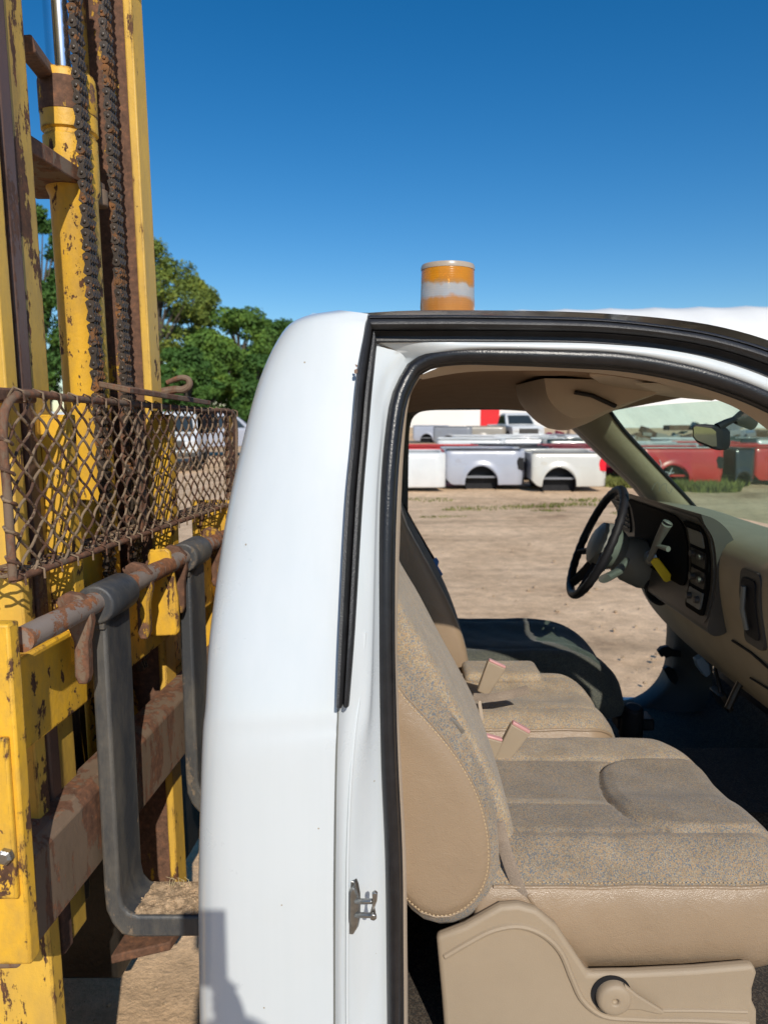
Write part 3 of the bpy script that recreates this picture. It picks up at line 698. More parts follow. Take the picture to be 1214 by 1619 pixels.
ws = M(); ws.tube([P(*q) for q in cr([(748,1102,1.86),(775,1103,1.84),(805,1098,1.84),(835,1090,1.84)], 12)], .0035, 8, flat=3.4, ref=(.2,-.7,.7)); ws.build('belt_strap', MT['web'], truck)
ws = M(); ws.prism([P(x,y,1.80) for x,y in [(755,1110),(760,1108),(765,1138),(762,1142),(758,1140)]], (0,.008,0)); ws.build('belt_anchor', MT['beige_trim'], truck, bevel=.002)
# ---------------------------------------------------------------- dashboard
DPf = [(1.34,1.24),(1.18,1.305),(1.05,1.33),(.93,1.338),(.885,1.325),(.866,1.29),(.866,1.22),(.885,1.12),(.905,1.05),(.935,.98),(1.0,.90),(1.08,.835),(1.2,.83),(1.34,.95)]
dd = cr(DPf, 60); ds = M(); rows = []
for k in range(29):
    t = k/28; y = 1.31 + (2.74-1.31)*t; bow = .035*(abs(2*t-1))**3
    e = .03*(abs(2*t-1))**14
    rows.append([Vector((x + bow + e*.5, y, z - e*.4 if z > 1.1 else z + e*.2)) for x, z in dd])
ds.grid(rows)
for r_ in (rows[0], rows[-1]):
    o = len(ds.v); ds.add(r_, []); ds.f.append(tuple(range(o, o+len(r_)))); ds.m.append(0)
dash = ds.build('dashboard', MT['dash'], truck, smooth=60)
# instrument hood: slab with a raised brow
Yb = 1.875
SB = [(1108,813),(1128,820),(1148,836),(1160,856),(1164,885),(1163,930),(1158,975),(1148,1000),(1128,1006),(1118,998),(1122,975),(1131,930),(1132,885),(1126,850),(1112,826)]
q = [P(x,y,Yb) for x,y in SB]; pr_ = [(p.x, p.z) for p in q]
bz_ = M(); rows = []
n_ = 20; prr = cr(pr_ + [pr_[0]], 61)[:-1]
for k in range(n_+1):
    t = k/n_; y = Yb + (2.70-Yb)*t
    zt = -.012*t - .02*max(0,(t-.9)/.1)**2
    rows.append([Vector((x + .01*t, y, z + zt*(1 if z > 1.25 else .2))) for x, z in prr])
bz_.grid(rows, closed=True)
for r_ in (rows[0], rows[-1]):
    o = len(bz_.v); bz_.add(r_, []); bz_.f.append(tuple(range(o, o+len(r_)))); bz_.m.append(0)
bezel = bz_.build('instrument_bezel', MT['dash_dark'], dash, smooth=50)
def face_x(z):
    pts = [(P(x,y,Yb)) for x,y in ((1108,813),(1112,826),(1126,850),(1132,885),(1131,930),(1122,975),(1118,998))]
    pts = sorted([(p.z, p.x) for p in pts])
    if z <= pts[0][0]: return pts[0][1]
    for i in range(len(pts)-1):
        if z <= pts[i+1][0]:
            f = (z-pts[i][0])/(pts[i+1][0]-pts[i][0]); return pts[i][1]*(1-f)+pts[i+1][1]*f
    return pts[-1][1]
def patch(name, y0, y1, z0, z1, mat, r=.015, off=.004, parent=dash, xf=face_x, shear=0):
    out = []
    for cy, cz, a0 in ((y0+r,z1-r,90),(y0+r,z0+r,180),(y1-r,z0+r,270),(y1-r,z1-r,0)):
        for k in range(5):
            a_ = R(a0 + k*22.5); out.append((cy + r*math.cos(a_), cz + r*math.sin(a_)))
    m = M(); rows = []; nz = 18
    for i in range(nz+1):
        a_ = i/nz; z = z0 + (z1-z0)*(.5-.5*math.cos(math.pi*a_)); d = min(z-z0, z1-z); ins = r - math.sqrt(max(0, r*r-(r-d)**2)) if d < r else 0
        ya, yb = y0+ins, y1-ins; row = []
        for y, dx in ((ya,.012),(ya,0),((ya+yb)/2,0),(yb,0),(yb,.012)): row.append(Vector((xf(z) - off + dx + .012*(y-Yb), y, z)))
        rows.append(row)
    m.grid(rows); return m.build(name, mat, parent, smooth=30)
patch('panel_surround', 1.885, 2.685, 1.10, 1.385, MT['dash_dark'], .03, .003)
cl = patch('instrument_cluster', 2.045, 2.50, 1.165, 1.368, MT['void'], .03, .009)
ra = patch('radio_panel', 1.90, 2.02, 1.12, 1.362, MT['void'], .014, .009)
for i, (y0, y1, z0, z1) in enumerate(((1.915,2.005,1.30,1.345),(1.915,2.005,1.245,1.29),(1.915,2.005,1.19,1.235),(1.915,2.005,1.135,1.18))):
    patch('radio_unit' if i < 2 else 'heater_control', y0, y1, z0, z1, MT['column'] if i in (0,3) else MT['oil'], .006, .013)
for z in (1.275,1.212,1.158):
    for y in (1.935,1.985):
        kn = M(); kn.lathe([(0,0),(.010,0),(.009,.012),(0,.013)], (face_x(z)-.012, y, z), (-1,0,0), 14); kn.build('control_knob', MT['dash_dark'], dash)
vt = patch('side_vent', 2.55, 2.665, 1.24, 1.36, MT['black'], .012, .009)
sv = M()
for k in range(6): sv.box((face_x(1.26+k*.017)-.006, 2.56, 1.256+k*.017), (face_x(1.26+k*.017)+.004, 2.655, 1.260+k*.017))
sv.build('vent_slat', MT['dash_dark'], vt)
px_ = lambda z: .874 if z < 1.15 else .868
f2 = lambda z: (.885 if z < 1.12 else .866 + (.885-.866)*max(0, (1.22-z)/.10)) - .012*( 1.7-Yb) * 0
patch('vent_surround', 1.665, 1.765, 1.10, 1.285, MT['dash_dark'], .02, .004, xf=lambda z: f2(z)+.004)
patch('passenger_vent', 1.68, 1.75, 1.12, 1.265, MT['black'], .016, .008, xf=lambda z: f2(z)+.004)
hv = M(); hv.tube([Vector((f2(1.15)-.012,1.722,1.14)), Vector((f2(1.2)-.016,1.722,1.19)), Vector((f2(1.25)-.012,1.722,1.245))], .008, 10, flat=.7); hv.build('vent_lever', MT['column'], dash)
gl = M(); gl.tube([Vector((.893+.0,1.84,1.075)), Vector((.897,1.75,1.072)), Vector((.90,1.62,1.055)), Vector((.905,1.45,1.03))], .0035, 6); gl.tube([Vector((.925,1.80,.99)),Vector((.925,1.70,.995)),Vector((.925,1.5,.99))], .003, 6)
gl.build('glovebox_gap', MT['black'], dash)
kv = M(); kv.tube([P(1082,960,2.16),P(1100,985,2.12),P(1125,1010,2.05),P(1150,1040,2.0)], .004, 6); kv.build('knee_panel_seam', MT['black'], dash)
kh = M(); kh.lathe([(0,-.01),(.045,-.01),(.045,.012),(.032,.016),(.028,.0),(0,0)], P(1040,935,2.32), (-.8,-.5,-.3), 24); kh.build('lighter_socket_ring', MT['black'], dash)
# steering
wc = P(942, 857, 2.40); th = R(23)
ax = Vector((-math.cos(th), .09, math.sin(th))).normalized(); wv2 = Vector((math.sin(th),0,math.cos(th))); wv1 = ax.cross(wv2).normalized(); wv1 = wv1 if wv1.y > 0 else -wv1; wv2 = (wv2 - ax*ax.dot(wv2)).normalized()
sw = M(); n = 72; Rw = .188; rows = []
for i in range(n):
    a_ = 2*math.pi*i/n; e = wv1*math.cos(a_) + wv2*math.sin(a_); c_ = wc + e*Rw
    grip = .0138 + .0012*math.sin(i*3.2)
    rows.append([c_ + (e*math.cos(b_) + ax*math.sin(b_))*(grip*(1 if math.cos(b_)>-.2 else 1.05)) for b_ in [2*math.pi*k/12 for k in range(12)]])
rows.append(rows[0]); sw.grid(rows, closed=True)
wheel = sw.build('steering_wheel', MT['black'], truck, smooth=60)
hb = M(); hb.lathe([(0,.050),(.045,.048),(.070,.036),(.078,.010),(.070,-.03),(.055,-.055),(0,-.055)], wc - ax*.035, ax, 24); hb.build('wheel_hub', MT['column'], wheel)
spk = M()
for a_ in (R(200), R(-20), R(245), R(295)):
    e = wv1*math.cos(a_) + wv2*math.sin(a_); 
    spk.tube([wc - ax*.035 + e*.05, wc - ax*.022 + e*.11, wc - ax*.004 + e*(Rw-.006)], [.024,.018,.015], 10, flat=.5, ref=ax)
spk.build('wheel_spoke', MT['black'], wheel)
co = M(); cd_ = (-ax + Vector((0,0,-.12))).normalized(); c0 = wc - ax*.07
co.tube([c0, c0+cd_*.02, c0+cd_*.06, c0+cd_*.12, c0+cd_*.16, c0+cd_*.26], [.050,.066,.078,.074,.058,.05], 18, ref=(0,0,1), flat=.85)
col_ = co.build('steering_column', MT['column'], truck, smooth=60)
sh = M(); s0 = P(1026,885,2.12); sh.tube([s0, P(1041,852,2.03), P(1054,828,1.99)], [.007,.011,.0145], 12); sh.lathe([(0,.004),(.012,.003),(.0145,0)], P(1055,826,1.99), (.4,-.2,.9), 12)
sh.build('shift_lever', MT['column'], col_)
sh = M(); sh.tube([P(1036,862,2.05), P(1056,868,2.0)], [.005,.008], 10); sh.build('wiper_stalk', MT['column'], col_); sh = M(); sh.tube([P(990,885,2.25), P(975,905,2.2), P(955,915,2.15)], [.012,.02,.022], 10, flat=.6); sh.build('turn_signal_lever', MT['column'], col_)
ig = M(); ig.lathe([(0,.014),(.014,.013),(.022,.004),(.024,-.03)], P(1030,882,2.21), (-.3,-.9,.2), 20); ig.build('ignition_lock', MT['metal'], col_)
# pedals, wiring under the dash, door hinges
hg = M()
for pts in ([(1040,1030),(1046,1024),(1056,1022),(1064,1028),(1085,1030),(1085,1040),(1060,1038),(1052,1041),(1050,1037),(1046,1040)],[(1049,1058),(1056,1054),(1064,1058),(1075,1080),(1070,1085),(1060,1078)]):
    hg.prism([P(x,y,2.84) for x,y in pts], (0,.025,0))
hg.build('door_hinge', MT['black'], truck, bevel=.003)
wr = M(); wr.prism([P(x,y,2.1) for x,y in [(1100,1044),(1110,1038),(1122,1052),(1124,1066),(1116,1072),(1104,1056)]], (0,.03,0)); wrr = wr.build('wiring_connector', MT['dkblue'], truck, bevel=.004)
pd = M(); pd.tube([P(1135,1020,2.3),P(1130,1060,2.25),P(1140,1100,2.2)], .007, 8); pd.box(tuple(P(1140,1105,2.22)-Vector((.01,.04,.03))), tuple(P(1140,1105,2.22)+Vector((.01,.04,.03))), rot=Matrix.Rotation(R(-30),3,'Y'))
pd.build('pedal', MT['oil'], truck, bevel=.003)
pd = M(); pd.tube([P(1190,1040,2.0),P(1165,1088,2.0),P(1150,1120,2.0)], .010, 8); pd.build('heater_pipe', MT['oil'], truck)
fv = M(); fv.lathe([(0,.03),(.03,.03),(.035,0),(.04,-.08),(0,-.08)], P(1000,1130,2.30), (0,-.2,1), 14); fv.box(tuple(P(1000,1135,2.35)-Vector((.06,.04,.03))), tuple(P(1000,1135,2.35)+Vector((.06,.04,.01)))); fv.build('transfer_case_shifter', MT['black'], truck, bevel=.008)
# mirror, console, visor, dome
mi_ = M(); Ym = 2.0
MO = [(1092,674),(1097,670),(1125,672),(1138,676),(1143,684),(1143,704),(1138,713),(1126,711),(1100,700),(1093,692)]
mi_.prism([P(x,y,Ym) for x,y in MO], (.03,.02,.0)); mrr = mi_.build('rearview_mirror', MT['black'], truck, bevel=.006, seg=3)
m2 = M(); m2.prism([P(x,y,Ym-.004) for x,y in [(1096,676),(1100,674),(1124,677),(1131,682),(1133,706),(1126,706),(1101,696),(1096,690)]], (.001,.004,0)); m2.build('mirror_glass', MT['mirror'], mrr)
m3 = M(); m3.tube([P(1133,676,Ym+.01),P(1148,668,2.02),P(1162,662,2.05)], [.012,.010,.008], 10); m3.tube([P(1160,664,2.05),P(1172,660,2.06),P(1190,672,2.07)], [.010,.024,.016], 12); m3.build('mirror_arm', MT['black'], mrr)
oc = M(); rows = []
for k in range(11):
    t = k/10; y = 1.84 + .40*t; e = 1 - abs(2*t-1)**3*.25
    q = [P(x, yy, 1.9) for x, yy in [(852,600),(858,640),(872,664),(900,682),(925,676),(960,658),(1002,640),(1040,622),(1055,606)]]
    zt = q[0].z
    rows.append([Vector((p.x, y, zt + (p.z - zt)*e)) for p in [Vector(a_) for a_ in cr([tuple(v) for v in q], 24)]])
oc.grid(rows)
for r_ in (rows[0], rows[-1]):
    o = len(oc.v); oc.add(r_, []); oc.f.append(tuple(range(o, o+len(r_)))); oc.m.append(0)
ocb = oc.build('overhead_console', MT['beige_trim'], truck, smooth=50)
so = M(); so.tube([P(908,620,1.835),P(935,625,1.832),P(972,642,1.835)], .011, 10, flat=.5); so.build('map_light_slot', MT['black'], ocb)
vs = M(); va = [P(x,y,Y) for x,y,Y in [(930,596,1.52),(1010,597,1.5),(1090,612,1.48),(1135,632,1.6),(1128,634,1.85),(1060,628,1.95),(1000,618,1.95),(945,606,1.75)]]
vs.prism(va, (0,0,.018)); vis = vs.build('sun_visor', MT['beige_trim'], truck, bevel=.006)
lb = M(); lb.prism([P(x,y,Y) + Vector((0,0,-.003)) for x,y,Y in [(1003,604,1.60),(1040,604,1.58),(1078,618,1.72),(1040,620,1.78)]], (0,0,.001)); lb.build('visor_label', plain('label_paper',(.55,.46,.36),.6,bmp=0), vis)
dl = M(); dl.lathe([(0,-.014),(.07,-.012),(.085,-.004),(.088,.004)], P(882,590,1.62)+Vector((0,0,.01)), (0,0,1), 28); dl.build('dome_lamp', MT['liner'], truck, smooth=60)
# grease-pencil scrawl on the pillar
sc = M(); sc.tube([P(x,y,2.70) for x,y in cr([(1030,775),(1034,766),(1040,762),(1042,770),(1041,778),(1047,766),(1053,765),(1053,774),(1058,780),(1062,772)], 40)], .0009, 5); sc.build('pencil_scrawl', MT['column'], pil)
# key tag hangs from the ignition
kt = M(); kt.prism([P(x,y,2.15) for x,y in [(1028,889),(1030,884),(1037,882),(1041,884),(1063,912),(1062,917),(1053,921),(1049,919)]], (.002,.006,.001))
ko = kt.build('key_tag', MT['ytag'], None, bevel=.0015)
tag(ko, 'bright yellow key tag hanging from the ignition below the steering column', 'key tag')
kr = M(); kr.tube([P(1030,884,2.17)+Vector((math.cos(a_)*.006,0,math.sin(a_)*.006+.004)) for a_ in [k*.7 for k in range(10)]], .001, 5)
kr.v = [p for p in kr.v]; k2 = kr.build('key_ring', MT['metal'], ko)
# ================================================================== THE FORKLIFT
fk = empty('forklift', FK((-1.6, 1.55, 0)))
tag(fk, 'worn yellow forklift with rusty mast chains and grey forks behind the cab', 'forklift')
def FM(p): return FK((p[0] - (p[2]-1.3)*.013, p[1], p[2]))
def rail(name, boxes, mat, z0=.08, z1=3.0, sub=None, bev=.003, n=1):
    m = M(FM)
    for u0, u1, v0, v1 in boxes: m.box((u0, v0, z0), (u1, v1, z1))
    return m.build(name, mat, fk, smooth=30, bevel=bev)
r1 = rail('outer_mast_rail', [(-.95,-.697,1.188,1.222),(-.93,-.80,1.222,1.250)], MT['yel'])
r2 = rail('inner_mast_rail', [(-.93,-.712,1.281,1.345)], MT['yeld'], z0=.66)
m = M(FM); m.box((-.90,1.248,.66),(-.706,1.281,3.0)); m.build('rail_edge', MT['rail'], r2, bevel=.004)
r3 = rail('inner_mast_rail', [(-.86,-.825,1.74,1.83)], MT['yeld'], z0=.66)
r4 = rail('outer_mast_rail', [(-.738,-.718,1.820,1.885),(-.86,-.84,1.83,1.885)], MT['yel'], z0=.27)
m = M(FM); m.box((-.842,1.832,.27),(-.736,1.875,3.0)); m.build('rail_web', MT['rusty'], r4)
m = M(FM); m.box((-.78,1.78,2.63),(-.705,1.90,2.66)); m.build('mast_stop', MT['rusty'], fk, bevel=.003)
# cylinder and rod
cu, cv = -.784, 1.63
m = M(FM); m.lathe([(0,.72),(.046,.72),(.046,2.10),(.052,2.115),(.052,2.216),(.048,2.219),(.048,2.226),(.054,2.230),(.054,2.25),(.054,2.335),(.051,2.342),(0,2.342)], (cu, cv, 0), (0,0,1), 36)
cyl = m.build('lift_cylinder', MT['yel2'], fk, smooth=50)
m = M(FM); m.lathe([(.053,2.262),(.0552,2.263),(.0552,2.322),(.053,2.328)], (cu,cv,0), (0,0,1), 36); m.build('cylinder_cap', MT['rusty'], cyl, smooth=50)
m = M(FM); m.lathe([(.034,2.33),(.034,3.0)], (cu-.002,cv,0), (0,0,1), 36); m.build('chrome_rod', MT['chrome'], cyl, smooth=60)
m = M(FM); m.cyl((cu+.045,cv-.045,2.322),(cu+.040,cv-.040,2.326),.006); 
m.box((-.90,1.34,2.118),(-.748,1.70,2.150)); m.cyl((-.83,1.44,2.118),(-.83,1.44,2.06),.02,12); m.cyl((-.765,1.69,2.135),(-.765,1.69,2.10),.024,14)
m.build('cylinder_bracket', MT['rust'], fk, bevel=.003)
m = M(); a_ = FK(FP(40,70,v=1.42)); b_ = FK(FP(76,118,v=1.62)); m.tube([a_, b_], .022, 4); m.build('cross_brace', MT['rusty'], fk, bevel=.004)
m = M(FM)
for z0, z1, u in ((1.17,1.30,-.88),(.66,.80,-.88),(2.85,2.97,-.90)):
    m = M(FM); m.box((u-.02,1.346,z0),(u,1.739,z1)); m.build('mast_crossmember', MT['yeld'], fk, bevel=.004)
m = M(FM); m.prism([(-.87,1.74,.268),(-.735,1.79,.268),(-.725,1.885,.268),(-.87,1.885,.268)], (0,0,-.025)); m.build('mast_foot', MT['rusty'], fk, bevel=.004)
m = M(FM); m.box((-.845,1.36,.55),(-.83,1.585,1.16)); m.box((-.87,1.66,.55),(-.862,1.80,1.10))
for v, r_ in ((1.40,.012),(1.45,.012),(1.50,.014)): m.tube([(-.80,v,.6),(-.79,v+.01,.8),(-.80,v,1.1),(-.83,v,1.45)], r_, 8)
m.build('hose_plate', MT['oil'], fk, bevel=.002)
# leaf chains
def chain(u, v, z0, z1, name='lift_chain', du=0, lanes=6, pitch=.0235, hw=.0112, wdt=.032, lean=0):
    m = M(FM); n = int((z1-z0)/pitch); th = wdt/lanes
    for k in range(n):
        z = z0 + k*pitch; uu = u + lean*(z-z0)
        for ln in range(lanes):
            if (ln + k) % 2: continue
            ua = uu; ub = uu + lean*pitch
            pts = []
            for c_, cu_, sgn in ((z, ua, -1), (z+pitch, ub, 1)):
                for a_ in (-60,-30,0,30,60) if sgn < 0 else (120,150,180,210,240):
                    an = R(a_ - 90) if sgn < 0 else R(a_ - 90)
                    pts.append((cu_ + hw*math.cos(an), c_ + hw*math.sin(an)))
            o1 = [(p_[0], v - wdt/2 + ln*th + .0004, p_[1]) for p_ in pts[:5]]
            waist = [(uu + hw*.42, v - wdt/2 + ln*th + .0004, z+pitch/2)]
            o2 = [(p_[0], v - wdt/2 + ln*th + .0004, p_[1]) for p_ in pts[5:]]
            waist2 = [(uu - hw*.42, v - wdt/2 + ln*th + .0004, z+pitch/2)]
            m.prism(o1 + waist + o2 + waist2, (0, th-.0008, 0))
        m.tube([(uu, v-wdt/2-.0028, z), (uu, v-wdt/2-.0022, z),(uu, v+wdt/2+.0025, z)], [.0022,.0036,.0036], 8)
    return m.build(name, MT['chain'], fk, smooth=40)
chain(-.732, 1.575, 1.05, 2.72)
chain(-.738, 1.725, 1.05, 2.72, pitch=.0235)
chain(-.815, 1.455, 1.9, 2.72)
m = M(FK); m.box((-.86,1.93,.80),(-.765,2.30,.90)); m.box((-.86,1.93,.905),(-.80,2.30,1.10)); m.build('tilt_bracket', MT['yel2'], fk, bevel=.004)
m = M(FK); m.box((-.83,1.93,.28),(-.80,2.40,.798)); m.build('dark_cover_plate', MT['oil'], fk, bevel=.004)  # added dark sheet, covers the shaded ground behind the forks
# carriage
m = M(FC); m.box((-.78,1.018,.826),(-.604,1.045,1.355)); cpl = m.build('carriage_side_plate', MT['yel2'], fk, bevel=.004)
m = M(FC); m.box((-.78,1.008,.94),(-.612,1.018,1.19)); m.build('side_doubler', MT['yel2'], cpl, bevel=.003)
m = M(FC); q = FP(8,1355,v=1.003); m.lathe([(0,0),(.012,0),(.012,.008),(.008,.011),(0,.011)], (q[0]+.017,1.008,q[2]), (0,-1,0), 6); m.build('bolt', MT['metal'], cpl)
m = M(FC); m.box((-.74,2.16,.84),(-.60,2.185,1.40)); m.build('carriage_side_plate', MT['yel2'], fk, bevel=.004)
a_, b_ = FP(34,1012,u=-.63), FP(356,848,u=-.63)
m = M(FK); m.tube([(-.63,a_[1]+(b_[1]-a_[1])*k/20, a_[2]+(b_[2]-a_[2])*k/20 + .0006*math.sin(k*2.1)) for k in range(21)], [.0195+.0006*math.sin(k*3.3) for k in range(21)], 20)
m.build('carriage_rod', MT['rod'], fk, smooth=60)
m = M(FC); m.box((-.70,1.046,1.107),(-.665,2.16,1.262)); m.build('carriage_beam', MT['yel2'], fk, bevel=.004)
m = M(FC); m.prism([(-.70,1.046,.795),(-.645,1.046,.797),(-.640,1.046,.80),(-.640,1.046,.945),(-.655,1.046,.962),(-.70,1.046,.965)], (0,1.115,0)); m.build('carriage_beam', MT['rust'], fk, bevel=.003)
# brackets on the rod
def clip(v, w_, kind=0, mat='rusty'):
    m = M(FC)
    if kind == 0: o_ = [(-.655,1.335),(-.635,1.348),(-.612,1.343),(-.596,1.325),(-.594,1.295),(-.602,1.26),(-.603,1.20),(-.608,1.185),(-.622,1.185),(-.628,1.20),(-.626,1.26),(-.635,1.285)]
    else: o_ = [(-.655,1.35),(-.615,1.352),(-.606,1.345),(-.592,1.24),(-.592,1.16),(-.60,1.152),(-.66,1.15)]
    m.prism([(u, v, z) for u, z in o_], (0, w_, 0)); return m.build('rod_bracket', MT[mat], fk, bevel=.003)
clip(1.235,.020,0,'rust'); clip(1.495,.018); clip(1.63,.012,1,'yel2'); clip(1.70,.016); clip(1.975,.018)
# forks
def fork(v0, v1, tip):
    m = M(FC)
    o_ = [(-.600,1.285),(-.600,.745),(-.596,.722),(-.584,.706),(-.566,.700),(tip,.700),(tip,.660),(-.575,.655),(-.600,.660),(-.618,.684),(-.628,.712),(-.630,.75),(-.630,1.27),(-.622,1.285)]
    m.prism([(u, v0, z) for u, z in o_], (0, v1-v0, 0)); f_ = m.build('fork', MT['fork'], fk, bevel=.006, seg=3, smooth=40)
    m = M(FC); m.lathe([(0,-.0),(.033,0),(.036,.004),(.036,v1-v0+.004),(.033,v1-v0+.010),(0,v1-v0+.010)], (-.613, v0-.012, 1.312), (0,1,0), 24); m.box((-.63,v0-.006,1.265),(-.600,v1-.008,1.30))
    m.build('fork_eye', MT['fork'], f_, bevel=.002, smooth=40)
fork(1.30, 1.405, -.225); fork(1.74, 1.845, -.19)
# load guard: rounded frame with woven wire
u0 = -.65; VA, VB = 1.085, 2.26; ZA0, ZA1, ZB0, ZB1 = 1.405, 1.682, 1.385, 1.655
def GZ(v, s):
    t = (v-VA)/(VB-VA); zb = ZA0 + (ZB0-ZA0)*t; zt = ZA1 + (ZB1-ZA1)*t; return zb + (zt-zb)*s
def GU(z, v):
    d = max(0, GZ(v,0)+.055 - z); return u0
loop = [(VA,.0),(VA,.5),(VA,.82),(VA+.012,.93),(VA+.045,1.0),(VA+.2,1.0),(1.6,1.0),(2.0,1.0),(VB-.02,1.0),(VB,.93),(VB,.5),(VB,0)]
m = M(FK); pts = [(GU(GZ(v,s),v), v, GZ(v,s)) for v, s in cr(loop, 60)]
m.tube(pts, .0065, 10, flat=1.0, ref=(1,0,0))
bot = [(GU(GZ(v,0),v), v, GZ(v,0)) for v in [VA+(VB-VA)*k/12 for k in range(13)]]
m.tube(bot, .006, 8)
gd = m.build('load_guard', MT['rust'], fk, smooth=60)
m = M(FK)
m.box((u0-.012,1.565,1.395),(u0-.004,1.60,1.675)); m.build('guard_upright', MT['rust'], gd, bevel=.003)
m = M(FK); m.box((u0-.012,2.19,1.39),(u0+.0,2.262,1.66)); m.build('guard_upright', MT['rusty'], gd, bevel=.003)
m = M(FK); m.box((u0-.02,1.98,1.60),(u0-.008,2.12,1.66)); m.build('guard_plate', MT['oil'], gd, bevel=.003)
m = M(FK); m.box((u0-.16,1.06,1.668),(u0-.01,1.20,1.690)); m.build('guard_plate', MT['rusty'], gd, bevel=.004)
m = M(FK)
for v in (1.30,1.78):
    m = M(FK); m.box((-.715,v,1.20),(-.668,v+.035,1.65)); m.build('guard_support', MT['yel2'], gd, bevel=.003)
wm = M(FK); dv, dz = .047, .041
H_ = .30
for fam in (1, -1):
    for k in range(-11, 40):
        pts = []; 
        for j in range(0, 66):
            z = 1.36 + j*dz/8; v = VA + k*dv + fam*(j*dz/8)*dv/dz + (0 if fam > 0 else .329)
            if v < VA or v > VB: 
                if len(pts) > 2: pass
                continue
            s = (z-GZ(v,0))/(GZ(v,1)-GZ(v,0))
            if s < 0 or s > 1: continue
            if v < VA+.045 and s > .84 and (VA+.045-v)/.045 + (s-.84)/.16 > 1.3: continue
            cr_ = .0018*math.sin(j*math.pi/4 + (0 if fam > 0 else math.pi)) 
            pts.append((GU(z,v) + cr_, v + .0012*math.sin(k*5.1+j*.9), z))
        if len(pts) > 2: wm.tube(pts, .0022, 6)
# a second layer, bent into the bottom tray
for fam in (1, -1):
    for k in range(-2, 40):
        v_ = VA + k*.0315; pts = []
        for j in range(9):
            v = v_ + fam*j*.0055
            if VA < v < VB: pts.append((u0 - .002 - j*.0085, v, GZ(v, 0) + .002 + .002*math.sin(j*1.57 + fam)))
        if len(pts) > 2: wm.tube(pts, .0022, 6)
wm.tube([(u0-.07, v, GZ(v,0)+.001) for v in (VA, 1.5, 1.9, VB)], .005, 6)
ed = wm
for k in range(44):
    v = VA + .01 + k*.0268; z = GZ(v, 1 if k % 2 else 0); u = GU(z, v)
    ed.tube([(u-.010,v-.004,z-.006),(u-.002,v,z+.0095),(u+.010,v+.004,z+.004),(u+.009,v+.007,z-.012)], .0019, 6)
for k in range(5):
    z = 1.43 + k*.045; ed.tube([(u0+.004,VA+.014,z-.004),(u0+.010,VA,z),(u0,VA-.010,z+.006),(u0-.008,VA,z+.01)], .0028, 6)
wm.build('wire_mesh', MT['wire'], gd, smooth=60)
# chassis, wheels, body of the truck lift (mostly outside the picture)
m = M(FK); m.prism([(-1.05,0,.30),(-1.05,0,.85),(-1.35,0,.95),(-1.75,0,.95),(-1.85,0,.88),(-2.9,0,1.15),(-3.15,0,1.05),(-3.2,0,.45),(-3.0,0,.25),(-1.5,0,.25)], (0,.95,0)); m.v = [q + Vector((LV*1.08,1.08,0)) for q in m.v]
m.build('chassis', MT['yeld'], fk, bevel=.03, seg=3)
m = M(FK)
for u, v in ((-1.3,1.10),(-1.3,1.98),(-3.0,1.10),(-3.0,1.98)):
    m.tube([(u,v-.02,1.0),(u+(.15 if u > -2 else -.05),v,1.6),(-1.6 if u > -2 else -2.8,v,2.1)], .03, 8)
m.box((-2.9,1.08,2.1),(-1.5,2.02,2.14)); m.build('overhead_guard', MT['oil'], fk, bevel=.01)
m = M(FK); m.box((-2.6,1.3,1.0),(-2.1,1.8,1.15)); m.box((-2.7,1.3,1.1),(-2.55,1.8,1.6)); m.build('operator_seat', MT['black'], fk, bevel=.05, seg=3)
for u, v, r_ in ((-1.42,.90,.37),(-1.42,1.98,.37),(-2.85,1.0,.27),(-2.85,1.92,.27)):
    m = M(FK); m.lathe([(r_*.55,0),(r_*.92,.0),(r_,.03),(r_,.17),(r_*.92,.20),(r_*.55,.20)], (u,v,r_), (0,1,0), 32); w_ = m.build('wheel', MT['tyre'], fk, smooth=40)
    m = M(FK); m.lathe([(0,.05),(r_*.2,.04),(r_*.5,.06),(r_*.56,.02),(r_*.56,.18),(0,.15)], (u,v,r_), (0,1,0), 24); m.build('rim', MT['yeld'], w_)
m = M(FK); m.box((-1.05,1.25,.15),(-.86,1.32,.75)); m.box((-1.05,1.80,.15),(-.86,1.88,.75)); m.cyl((-1.1,1.0,.40),(-1.1,2.1,.40),.07); m.build('mast_mount', MT['oil'], fk, bevel=.01)
# gravel lying on the near fork blade
gv = M(); rnd = random.Random(3)
def pebble(m, c, r, rnd, flat=.7):
    bmx = bmesh.new(); bmesh.ops.create_icosphere(bmx, subdivisions=1, radius=r)
    sc_ = (rnd.uniform(.7,1.3), rnd.uniform(.7,1.3), flat*rnd.uniform(.7,1.1)); rt = Matrix.Rotation(rnd.uniform(0,6.3),3,'Z')
    vs = [rt @ Vector((v.co.x*sc_[0]*rnd.uniform(.85,1.15), v.co.y*sc_[1], v.co.z*sc_[2])) + Vector(c) for v in bmx.verts]
    fs = [tuple(v.index for v in f.verts) for f in bmx.faces]; bmx.free(); m.add(vs, fs)
def gh(u, v): return .702 + max(0, .0065*(mn.noise(Vector((u*28, v*34, 1.0))) + .45))*min(1, max(0,(u+.60)/.02))*min(1, max(0,(v-1.305)/.012))*min(1, max(0,(1.402-v)/.012))
gv.grid([[FK((-.60+.26*i/60, 1.303+.10*j/36, gh(-.60+.26*i/60, 1.303+.10*j/36) + .0006*rnd.random())) for j in range(37)] for i in range(61)])
for k in range(1500):
    u = -.602 + .25*rnd.random()**.8; v = rnd.uniform(1.308,1.398); r_ = rnd.choice([.0008,.001,.0012,.0016,.002,.003])
    c_ = FK((u, v, gh(u, v) + r_*.2)); pebble(gv, c_, r_, rnd)
dust = plain('tan_grit', (.46,.33,.21), .95, vary=.5, scale=90, bmp=.5, bscale=500, spec=.1)
